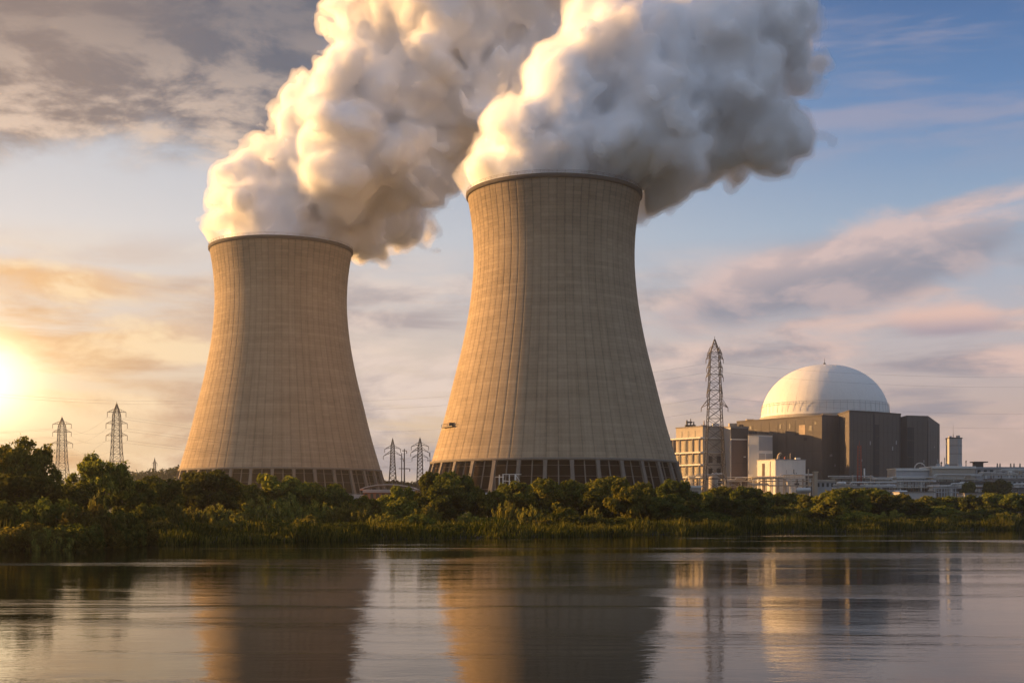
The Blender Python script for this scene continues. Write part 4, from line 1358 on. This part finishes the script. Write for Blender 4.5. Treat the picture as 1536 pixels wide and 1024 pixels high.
# ------------------------------------------------------------------ vegetation
def leaf_mesh(name, blobs, n, size, mat, parent, seed, up=0.0, aspect=0.55, outward=1.9, shell=(0.62, 1.0), soft=0.12):
    rng = np.random.default_rng(seed)
    c = np.array([b[0] for b in blobs], float); r = np.array([b[1] for b in blobs], float)
    w = r ** 2; w /= w.sum()
    k = rng.choice(len(r), n, p=w)
    d = rng.normal(size=(n, 3)); d /= np.linalg.norm(d, axis=1)[:, None]
    rad = r[k] * np.clip(shell[0] + (shell[1] - shell[0]) * rng.random(n) ** 0.6 + rng.normal(size=n) * soft, 0.05, 1.7)
    p = c[k] + d * rad[:, None] * np.array([1, 1, 0.9])
    p[:, 2] = np.maximum(p[:, 2], 0.05)
    nr = d * outward + rng.normal(size=(n, 3)) * 0.75
    nr /= np.linalg.norm(nr, axis=1)[:, None]
    t = rng.normal(size=(n, 3)); t[:, 2] += up * 3
    t -= (t * nr).sum(1)[:, None] * nr
    t /= np.linalg.norm(t, axis=1)[:, None]
    b = np.cross(nr, t)
    s = size * (0.55 + 0.9 * rng.random(n))[:, None]
    v = np.stack([p - t * s, p + b * s * aspect - t * s * 0.1, p + t * s, p - b * s * aspect + t * s * 0.15], 1).reshape(-1, 3)
    f = np.arange(4 * n).reshape(n, 4)
    return np_mesh(name, v, f, mat, parent)
def trunk_mesh(H, r, seed, parent, lean=0.0, nlimb=5, spread=2.0, crownbase=0.3):
    rnd = random.Random(seed)
    m = MB()
    top = Vector((lean, 0, H * 0.8))
    pts = [Vector((0, 0, -0.5)), Vector((lean * 0.2, 0.05, H * 0.2)), Vector((lean * 0.5 + rnd.uniform(-.2, .2), rnd.uniform(-.2, .2), H * 0.5)), top]
    m.path(pts, [r * 1.25, r, r * 0.7, r * 0.2], 8)
    for k in range(nlimb):
        f = rnd.uniform(crownbase, 0.65)
        p = Vector((lean * f, 0, H * f))
        q = 2 * PI * (k + rnd.random() * 0.6) / nlimb
        e = p + Vector((math.cos(q) * spread, math.sin(q) * spread, H * rnd.uniform(0.15, 0.32)))
        mid = p.lerp(e, 0.5) + Vector((0, 0, -0.15))
        m.path([p, mid, e], [r * 0.5, r * 0.33, r * 0.1], 6)
    return m.build("trunk", M['bark'], parent)
def blobs_for(kind, W, H, seed):
    """clumps of one crown: W half-width, H height"""
    rnd = random.Random(seed)
    B = []
    if kind == 'round':
        n = 46
        for i in range(n):
            u = rnd.uniform(-1, 1); q = rnd.uniform(0, 2 * PI); rr = rnd.uniform(0.55, 0.92) ** 0.7
            x = W * rr * math.sqrt(1 - u * u) * math.cos(q) * rnd.uniform(0.85, 1.1)
            y = W * rr * math.sqrt(1 - u * u) * math.sin(q)
            z = H * (0.52 + 0.42 * u * rr)
            B.append(((x, y, z), W * rnd.uniform(0.13, 0.30)))
        B.append(((0, 0, H * 0.5), W * 0.55))
    elif kind == 'open':
        for i in range(95):
            u = rnd.uniform(-0.75, 1); q = rnd.uniform(0, 2 * PI); rr = rnd.uniform(0.3, 1.0)
            e = 1 + 0.25 * math.sin(3 * q + seed) * (1 - abs(u))
            x = W * e * rr * math.sqrt(max(1 - u * u, 0.05)) * math.cos(q)
            y = W * e * rr * math.sqrt(max(1 - u * u, 0.05)) * math.sin(q)
            z = H * (0.57 + 0.41 * u * rr)
            B.append(((x, y, z), W * rnd.uniform(0.06, 0.17)))
    elif kind == 'bush':
        for i in range(34):
            q = rnd.uniform(0, 2 * PI); rr = math.sqrt(rnd.random()) * 0.9
            z = H * rnd.uniform(0.12, 0.82) * (1 - 0.45 * rr * rr)
            B.append(((W * rr * math.cos(q), W * rr * math.sin(q), z), W * rnd.uniform(0.16, 0.32)))
    elif kind == 'willow':
        for i in range(40):
            q = rnd.uniform(0, 2 * PI); rr = math.sqrt(rnd.random())
            hh = H * rnd.uniform(0.55, 1.0) * (1 - 0.4 * rr * rr)
            for k in range(3):
                f = (k + 1) / 3
                B.append(((W * rr * math.cos(q) * (0.6 + 0.4 * f), W * rr * math.sin(q) * (0.6 + 0.4 * f), hh * f * 0.92), W * 0.17 * (1.25 - 0.75 * f)))
    return B
PROTO = {}
def proto(key, kind, W, H, n, size, mat, seed, trunk=True, **kw):
    name = {'round': "riverside_tree", 'open': "open_crowned_tree", 'bush': "bush", 'willow': "willow_bush"}[kind]
    t = thing(name, "", "tree" if kind in ('round', 'open') else "bush")
    leaf_mesh("crown" if kind in ('round', 'open') else "foliage", blobs_for(kind, W, H, seed), n, size, M[mat], t, seed, **kw)
    if kind in ('round', 'open'):
        trunk_mesh(H, 0.035 * H, seed, t, nlimb=6, spread=W * 0.55, crownbase=0.22 if kind == 'round' else 0.35)
    else:
        st = MB()
        rnd = random.Random(seed)
        for k in range(7):
            q = rnd.uniform(0, 2 * PI)
            st.path([(0.2 * math.cos(q), 0.2 * math.sin(q), -0.3), (W * .25 * math.cos(q), W * .25 * math.sin(q), H * .35), (W * .45 * math.cos(q), W * .45 * math.sin(q), H * .7)], [0.09, 0.06, 0.02], 5)
        st.build("stem", M['bark'], t)
    PROTO[key] = [t, W, H, 0]
proto('r1', 'round', 4.2, 8.0, 9000, 0.30, 'leaf_a', 11)
proto('r2', 'round', 4.6, 8.0, 9500, 0.30, 'leaf_b', 12)
proto('r3', 'round', 4.0, 8.0, 9000, 0.30, 'leaf_a', 13)
proto('r4', 'round', 4.4, 7.5, 9000, 0.30, 'leaf_b', 17)
proto('o1', 'open', 4.2, 8.0, 13000, 0.17, 'leaf_d', 14, soft=0.3)
proto('o2', 'open', 4.6, 8.0, 13000, 0.19, 'leaf_a', 15, soft=0.3)
proto('b1', 'bush', 3.2, 3.6, 6500, 0.24, 'leaf_a', 21)
proto('b2', 'bush', 3.4, 3.2, 6500, 0.24, 'leaf_b', 22)
proto('b3', 'bush', 3.0, 3.4, 6500, 0.22, 'leaf_d', 23)
proto('w1', 'willow', 2.6, 3.4, 6500, 0.30, 'leaf_c', 31, up=1.0, aspect=0.28)
proto('w2', 'willow', 2.8, 3.0, 6500, 0.28, 'leaf_c', 32, up=1.0, aspect=0.28)
rv = random.Random(77)
def plant(key, px, ytop, hw, D, label, group):
    """one tree or bush with its top at pixel ytop and half-width hw pixels seen from the photograph's place, standing on the ground at distance D"""
    t, W, H, used = PROTO[key]
    x = X(px, D); z = gz(x, D)
    h = max(Z(ytop, D) - z, 0.8) * (1.07 if hw > 17 else 1.0)
    w = hw * D / F
    sc = (w / W, w / W * rv.uniform(0.9, 1.1), h / H)
    rz = rv.uniform(0, 2 * PI)
    if not used:
        PROTO[key][3] = 1
        t.location = (x, D, z); t.scale = sc; t.rotation_euler = (0, 0, rz)
        t['label'] = label
        o = t
    else:
        o = copy_tree(t, (x, D, z), label, sc, rz)
    o['group'] = group
G1, G2, G3, G4 = "trees on the left bank", "trees before the towers", "trees before the plant", "bushes along the bank"
PLANTS = [
 # left bank, near
 ('o2', 34, 664, 58, 150, "tall open-crowned tree at far left, glowing in the low sun", G1),
 ('o1', -40, 676, 60, 146, "tree cut by the left edge of the view", G1),
 ('r2', 28, 712, 75, 142, "broad dark tree right under the tall open-crowned one", G1),
 ('o2', 150, 688, 52, 168, "wide tree with sky showing through, in front of the larger hazy pylon", G1),
 ('r4', 108, 728, 52, 158, "dark tree filling the gap between the two leftmost crowns", G1),
 ('r2', 196, 722, 36, 178, "dark tree right of the wide see-through one", G1),
 ('r4', 238, 718, 40, 200, "dark brown tree just left of the farther tower's foot", G1),
 ('b2', 12, 752, 58, 132, "dark low bush at the left edge above the water", G4),
 ('b2', 78, 748, 48, 130, "dark bush below the leftmost trees", G4),
 ('b3', 128, 752, 42, 128, "brownish bush in the left thicket", G4),
 ('w2', 148, 741, 30, 134, "sunlit feathery bush crowning the left thicket", G4),
 ('b2', 178, 768, 38, 134, "dark rounded bush at the right end of the left thicket", G4),
 ('b3', 40, 780, 54, 122, "low brown bush at the waterline far left", G4),
 ('b2', 110, 786, 46, 124, "low dark bush at the waterline, left thicket", G4),
 ('w2', 72, 792, 36, 121, "grassy low shrub at the water's edge at left", G4),
 ('b3', 160, 792, 34, 130, "small dark bush on the point of the left bank", G4),
 ('w1', 255, 752, 26, 178, "pale feathery shrub left of the big dark tree", G4),
 ('b2', 222, 756, 28, 172, "dark small bush behind the point of the left bank", G4),
 # before the farther tower
 ('r2', 312, 709, 56, 212, "big dark round tree in front of the farther tower's left foot", G2),
 ('r4', 270, 728, 30, 214, "smaller dark tree leaning on the big round tree's left", G2),
 ('r3', 366, 722, 24, 232, "small tree half hidden right of the big dark round tree", G2),
 ('r1', 420, 711, 46, 236, "broad sunlit tree in front of the farther tower's louvres", G2),
 ('r3', 480, 722, 36, 240, "tree with two rounded tops right of the broad sunlit one", G2),
 ('r4', 512, 738, 24, 232, "low dark tree before the pale shed", G2),
 ('b1', 545, 746, 26, 240, "low bush in front of the red brick works, left end", G4),
 ('b1', 578, 745, 24, 250, "low bush in front of the red brick works, middle", G4),
 ('w1', 392, 745, 32, 196, "round pale-tipped bush before the broad sunlit tree", G4),
 ('w2', 440, 750, 24, 205, "feathery bush right of the round pale-tipped one", G4),
 ('w1', 478, 750, 26, 208, "feathery bush before the two-topped tree", G4),
 ('w2', 515, 752, 26, 204, "feathery bush below the low dark tree", G4),
 ('w1', 548, 757, 22, 198, "small feathery bush below the brick works", G4),
 ('b1', 602, 749, 32, 200, "rounded bush at the centre of the meadow", G4),
 ('w1', 640, 754, 24, 196, "feathery bush right of the rounded meadow bush", G4),
 ('w2', 330, 756, 30, 190, "tall weedy shrub under the big dark round tree", G4),
 ('w2', 290, 760, 24, 184, "weedy shrub in the meadow at left", G4),
 ('r3', 602, 727, 19, 238, "slim tree standing alone below the poles", G2),
 ('r2', 648, 711, 30, 244, "dark tree forming the left half of the tall centre clump", G2),
 ('r4', 682, 712, 34, 240, "dark tree forming the right half of the tall centre clump", G2),
 ('r2', 664, 728, 36, 232, "low dark tree in the middle of the centre clump", G2),
 ('r4', 714, 726, 17, 246, "small dark tree at the right end of the centre clump", G2),
 ('r3', 736, 735, 22, 238, "small sunlit tree left of the white gantry", G2),
 # before the nearer tower
 ('r1', 775, 722, 34, 250, "rounded tree right below the white gantry", G2),
 ('r3', 832, 716, 42, 232, "large sunlit round tree at the middle of the nearer tower", G2),
 ('r2', 862, 726, 30, 246, "dark tree behind the large sunlit round one", G2),
 ('r1', 910, 714, 42, 252, "tall round tree right of the middle of the nearer tower", G2),
 ('r4', 900, 740, 36, 240, "dark tree under the tall round one", G2),
 ('r1', 942, 728, 34, 216, "sunlit tree close to the water below the nearer tower's right half", G2),
 ('r3', 975, 722, 34, 244, "round-topped tree at the nearer tower's right foot", G2),
 ('r2', 1012, 722, 34, 238, "dark round tree at the end of the nearer tower", G2),
 ('r4', 990, 745, 40, 218, "dark broad tree at the waterline right of the sunlit one", G2),
 ('r2', 1030, 752, 30, 222, "low dark tree at the waterline below the gate house", G2),
 ('w1', 890, 757, 15, 206, "upright pale shrub at the water's edge, centre right", G4),
 ('w2', 760, 752, 24, 212, "feathery shrub below the white gantry", G4),
 ('w1', 795, 758, 20, 205, "feathery shrub left of the large sunlit tree", G4),
 ('b1', 845, 762, 22, 212, "reddish low bush at the foot of the large sunlit tree", G4),
 # before the plant
 ('r1', 1078, 729, 28, 270, "sunlit tree under the tall pylon", G3),
 ('r3', 1050, 737, 22, 262, "small sunlit tree left of the tall pylon's feet", G3),
 ('r2', 1120, 732, 36, 250, "dark round tree right of the tall pylon", G3),
 ('r4', 1088, 748, 30, 236, "dark low tree below the tall pylon", G3),
 ('r1', 1152, 737, 24, 285, "round tree before the sunlit pipe rack", G3),
 ('r3', 1185, 738, 26, 285, "round tree before the white plant house", G3),
 ('r1', 1212, 742, 20, 280, "small round tree left of the big sunlit one", G3),
 ('r1', 1264, 731, 40, 256, "big sunlit tree before the dark hall", G3),
 ('r3', 1298, 731, 36, 266, "twin crown joined to the big sunlit tree's right", G3),
 ('r4', 1320, 743, 34, 262, "dark tree right of the twin crowns", G3),
 ('r1', 1346, 740, 26, 282, "round tree under the stepped shed", G3),
 ('r2', 1366, 752, 30, 268, "low dark tree below the pale-walled shed", G3),
 ('r3', 1395, 743, 30, 300, "yellowish round tree below the long warehouse's left end", G3),
 ('r1', 1432, 744, 28, 300, "round tree below the storage tower", G3),
 ('r4', 1468, 744, 32, 292, "dark round tree below the long warehouse's right end", G3),
 ('r3', 1500, 738, 34, 290, "broad tree near the right edge", G3),
 ('r1', 1540, 739, 34, 288, "tree cut by the right edge of the view", G3),
 ('b2', 1150, 758, 36, 262, "low bush in shade behind the reeds below the white plant house", G4),
 ('w1', 1195, 756, 28, 262, "feathery bright shrub below the white plant house", G4),
 ('w2', 1230, 758, 26, 262, "feathery shrub left of the big sunlit tree's foot", G4),
 ('b1', 1410, 760, 30, 284, "low bush below the storage tower's trees", G4),
 ('b2', 1480, 762, 34, 280, "low dark bush near the right edge", G4),
 ('b3', 205, 785, 30, 138, "rust-tinged bush at the tip of the left point", G4),
 ('w2', 240, 775, 24, 158, "pale weedy clump in the hollow right of the left point", G4),
 ('b2', 300, 784, 26, 158, "dark mound at the waterline below the big dark round tree", G4),
 ('w1', 352, 772, 22, 168, "bright weedy clump among the reeds before the farther tower", G4),
 ('b1', 405, 778, 26, 170, "rounded mound in the reeds before the farther tower's middle", G4),
 ('w2', 462, 772, 20, 178, "bright weedy clump below the two-topped tree", G4),
 ('b2', 520, 783, 30, 172, "wide dark mound at the waterline below the brick works", G4),
 ('w1', 575, 768, 22, 185, "bright clump in the reeds below the two poles", G4),
 ('b1', 625, 772, 28, 184, "olive mound before the tall centre clump", G4),
 ('b2', 668, 786, 30, 180, "dark mound at the waterline below the tall centre clump", G4),
 ('w2', 705, 768, 20, 196, "weedy clump right below the tall centre clump", G4),
 ('b1', 742, 776, 24, 194, "small olive mound below the white gantry, near the water", G4),
 ('b3', 812, 778, 26, 194, "rust-tinged mound at the waterline below the large sunlit tree", G4),
 ('b2', 868, 772, 26, 200, "dark mound left of the upright pale shrub", G4),
 ('b2', 930, 776, 34, 202, "dark bush overhanging the water right of the upright pale shrub", G4),
 ('b2', 1060, 768, 36, 218, "long dark bush at the waterline under the tall pylon", G4),
 ('b1', 1110, 776, 30, 222, "low olive bush at the waterline right of the tall pylon", G4),
 ('w2', 1165, 772, 26, 232, "weedy clump at the waterline below the white plant house", G4),
 ('b2', 1225, 776, 34, 228, "dark low bush at the waterline below the pump house", G4),
 ('b1', 1290, 768, 32, 246, "olive bush in the reeds under the twin crowns", G4),
 ('w1', 1335, 765, 26, 254, "bright weedy clump below the stepped shed", G4),
 ('b2', 1375, 772, 32, 250, "dark low bush near the waterline below the pale-walled shed", G4),
 ('b1', 1440, 768, 32, 262, "olive bush near the waterline below the storage tower", G4),
 ('w2', 1510, 768, 28, 262, "weedy clump near the waterline at the right edge", G4),
 ('r2', 1453, 721, 15, 520, "dark ball-shaped tree inside the plant before the low store", G3),
 ('r4', 1494, 722, 24, 520, "dark pyramid-shaped tree inside the plant near the right edge", G3),
]
for a in PLANTS:
    plant(*a)

# tall grass and reeds over the whole bank
def reeds():
    rng = np.random.default_rng(8)
    N = 420000
    # distance inland skewed to the waterline; position along the shore by picture-independent length
    seg = SHORE[1:14]
    L = np.hypot(*np.diff(seg, axis=0).T)
    cum = np.concatenate([[0], np.cumsum(L)])
    t = rng.random(N) * cum[-1]
    i = np.clip(np.searchsorted(cum, t) - 1, 0, len(L) - 1)
    f = (t - cum[i]) / L[i]
    base = seg[i] + (seg[i + 1] - seg[i]) * f[:, None]
    nrm = np.stack([-(seg[i + 1] - seg[i])[:, 1], (seg[i + 1] - seg[i])[:, 0]], 1) / L[i][:, None]
    s = -4.0 + 115 * rng.random(N) ** 1.7
    p = base + nrm * s[:, None] + rng.normal(size=(N, 2)) * 0.8
    ang = np.arctan2(p[:, 0], p[:, 1])
    keep = (np.abs(ang) < R(30)) & (p[:, 1] > 60)
    p = p[keep]; s = s[keep]
    sd_ = wavy_dist(p[:, 0], p[:, 1])
    keep = (sd_ > -1.3)
    p = p[keep]; s = sd_[keep]
    n = len(p)
    # patchy height: tussocks, hollows
    hx = np.sin(p[:, 0] * 0.31 + 1.3 * np.sin(p[:, 1] * 0.11)) * np.sin(p[:, 1] * 0.23 + 0.5 * np.sin(p[:, 0] * 0.17))
    hy = np.sin(p[:, 0] * 1.1 + p[:, 1] * 0.7) * np.sin(p[:, 1] * 0.9 - p[:, 0] * 0.4)
    h = (0.75 + 0.38 * hx + 0.22 * hy) * (0.55 + 0.9 * rng.random(n))
    h *= np.interp(s, [0, 3, 9, 18, 40, 120], [0.9, 1.3, 1.05, 0.72, 0.6, 0.6])
    tuss = np.clip(np.sin(p[:, 0] * 0.47 + 2 * np.sin(p[:, 1] * 0.07)) * np.sin(p[:, 1] * 0.31 + np.sin(p[:, 0] * 0.13)) - 0.25, 0, 1)
    h = np.clip(h * (1 + 1.3 * tuss), 0.18, 2.9)
    z = ground_z(p[:, 0], p[:, 1]) - 0.05
    q = rng.random(n) * PI
    w = 0.05 + 0.07 * rng.random(n)
    lean = rng.normal(size=(n, 2)) * 0.22 * h[:, None] + np.array([0.08, -0.03])
    side = np.stack([np.cos(q), np.sin(q)], 1) * w[:, None]
    b0 = np.column_stack([p - side, z]); b1 = np.column_stack([p + side, z])
    m0 = np.column_stack([p - side * 0.8 + lean * 0.45, z + h * 0.6]); m1 = np.column_stack([p + side * 0.8 + lean * 0.45, z + h * 0.6])
    t0 = np.column_stack([p + lean - side * 0.25, z + h]); t1 = np.column_stack([p + lean + side * 0.25, z + h])
    v = np.stack([b0, b1, m1, m0, t1, t0], 1).reshape(-1, 3)
    o = np.arange(n)[:, None] * 6
    f = np.concatenate([o + np.array([0, 1, 2, 3]), o + np.array([3, 2, 4, 5])], 1).reshape(-1, 4)
    g = np_mesh("reeds", v, f, M['grass'])
    tag(g, "tall green grass and reeds covering the river bank", "reeds", kind='stuff')
reeds()
# distant woods
def wood(name, label, spots, size, seed):
    rng = random.Random(seed)
    B = []
    for px, ytop, D, r in spots:
        x = X(px, D); zt = Z(ytop, D)
        z = zt - r
        B.append(((x, D, z), r))
        while z > 3:
            z -= r * 1.1
            for _ in range(2):
                B.append(((x + rng.uniform(-r, r), D + rng.uniform(-r, r), max(z, 1)), r * rng.uniform(0.8, 1.1)))
    g = leaf_mesh(name, B, min(260 * len(B), 60000), size, M['wood'], None, seed)
    tag(g, label, "wood", kind='stuff')
wood("distant_wood", "hazy wooded rise on the skyline left of the farther tower",
     [(120 + 6 * k + rv.uniform(-2, 2), 716 - 22 * max(0, (k - 8) / 20) - rv.uniform(0, 9) + (5 if k % 3 else 0), 900 + rv.uniform(-40, 40), rv.uniform(3.0, 9)) for k in range(29)] + [(60 + 9 * k, 722 + rv.uniform(-3, 3), 760, 6) for k in range(9)], 1.1, 41)
wood("distant_wood", "dark line of trees on the skyline in the gap between the towers",
     [(560 + 7 * k, 722 - 4 * rv.random(), 850, rv.uniform(3.5, 6)) for k in range(16)], 1.0, 42)
wood("distant_wood", "low line of trees on the skyline far beyond the plant",
     [(1020 + 14 * k, 738 - 4 * rv.random(), 800, rv.uniform(4, 6)) for k in range(40)], 1.2, 43)

# ------------------------------------------------------------------ evening haze
def haze():
    m = bpy.data.materials.new("evening_haze")
    m.use_nodes = True
    T = NT(m.node_tree)
    T.n.remove(T.n['Principled BSDF'])
    v = T.node('ShaderNodeVolumePrincipled')
    v.inputs['Color'].default_value = (0.94, 0.92, 0.90, 1)
    v.inputs['Density'].default_value = HAZE_DENS
    v.inputs['Anisotropy'].default_value = 0.83
    T.l.new(v.outputs[0], T.n['Material Output'].inputs['Volume'])
    o = MB().box(-900, 900, -200, 1060, -3.6, 330).build("haze", m)
    tag(o, "thin warm evening haze over the river and plant", "haze", kind='stuff')
HAZE_DENS = 0.00013
haze()
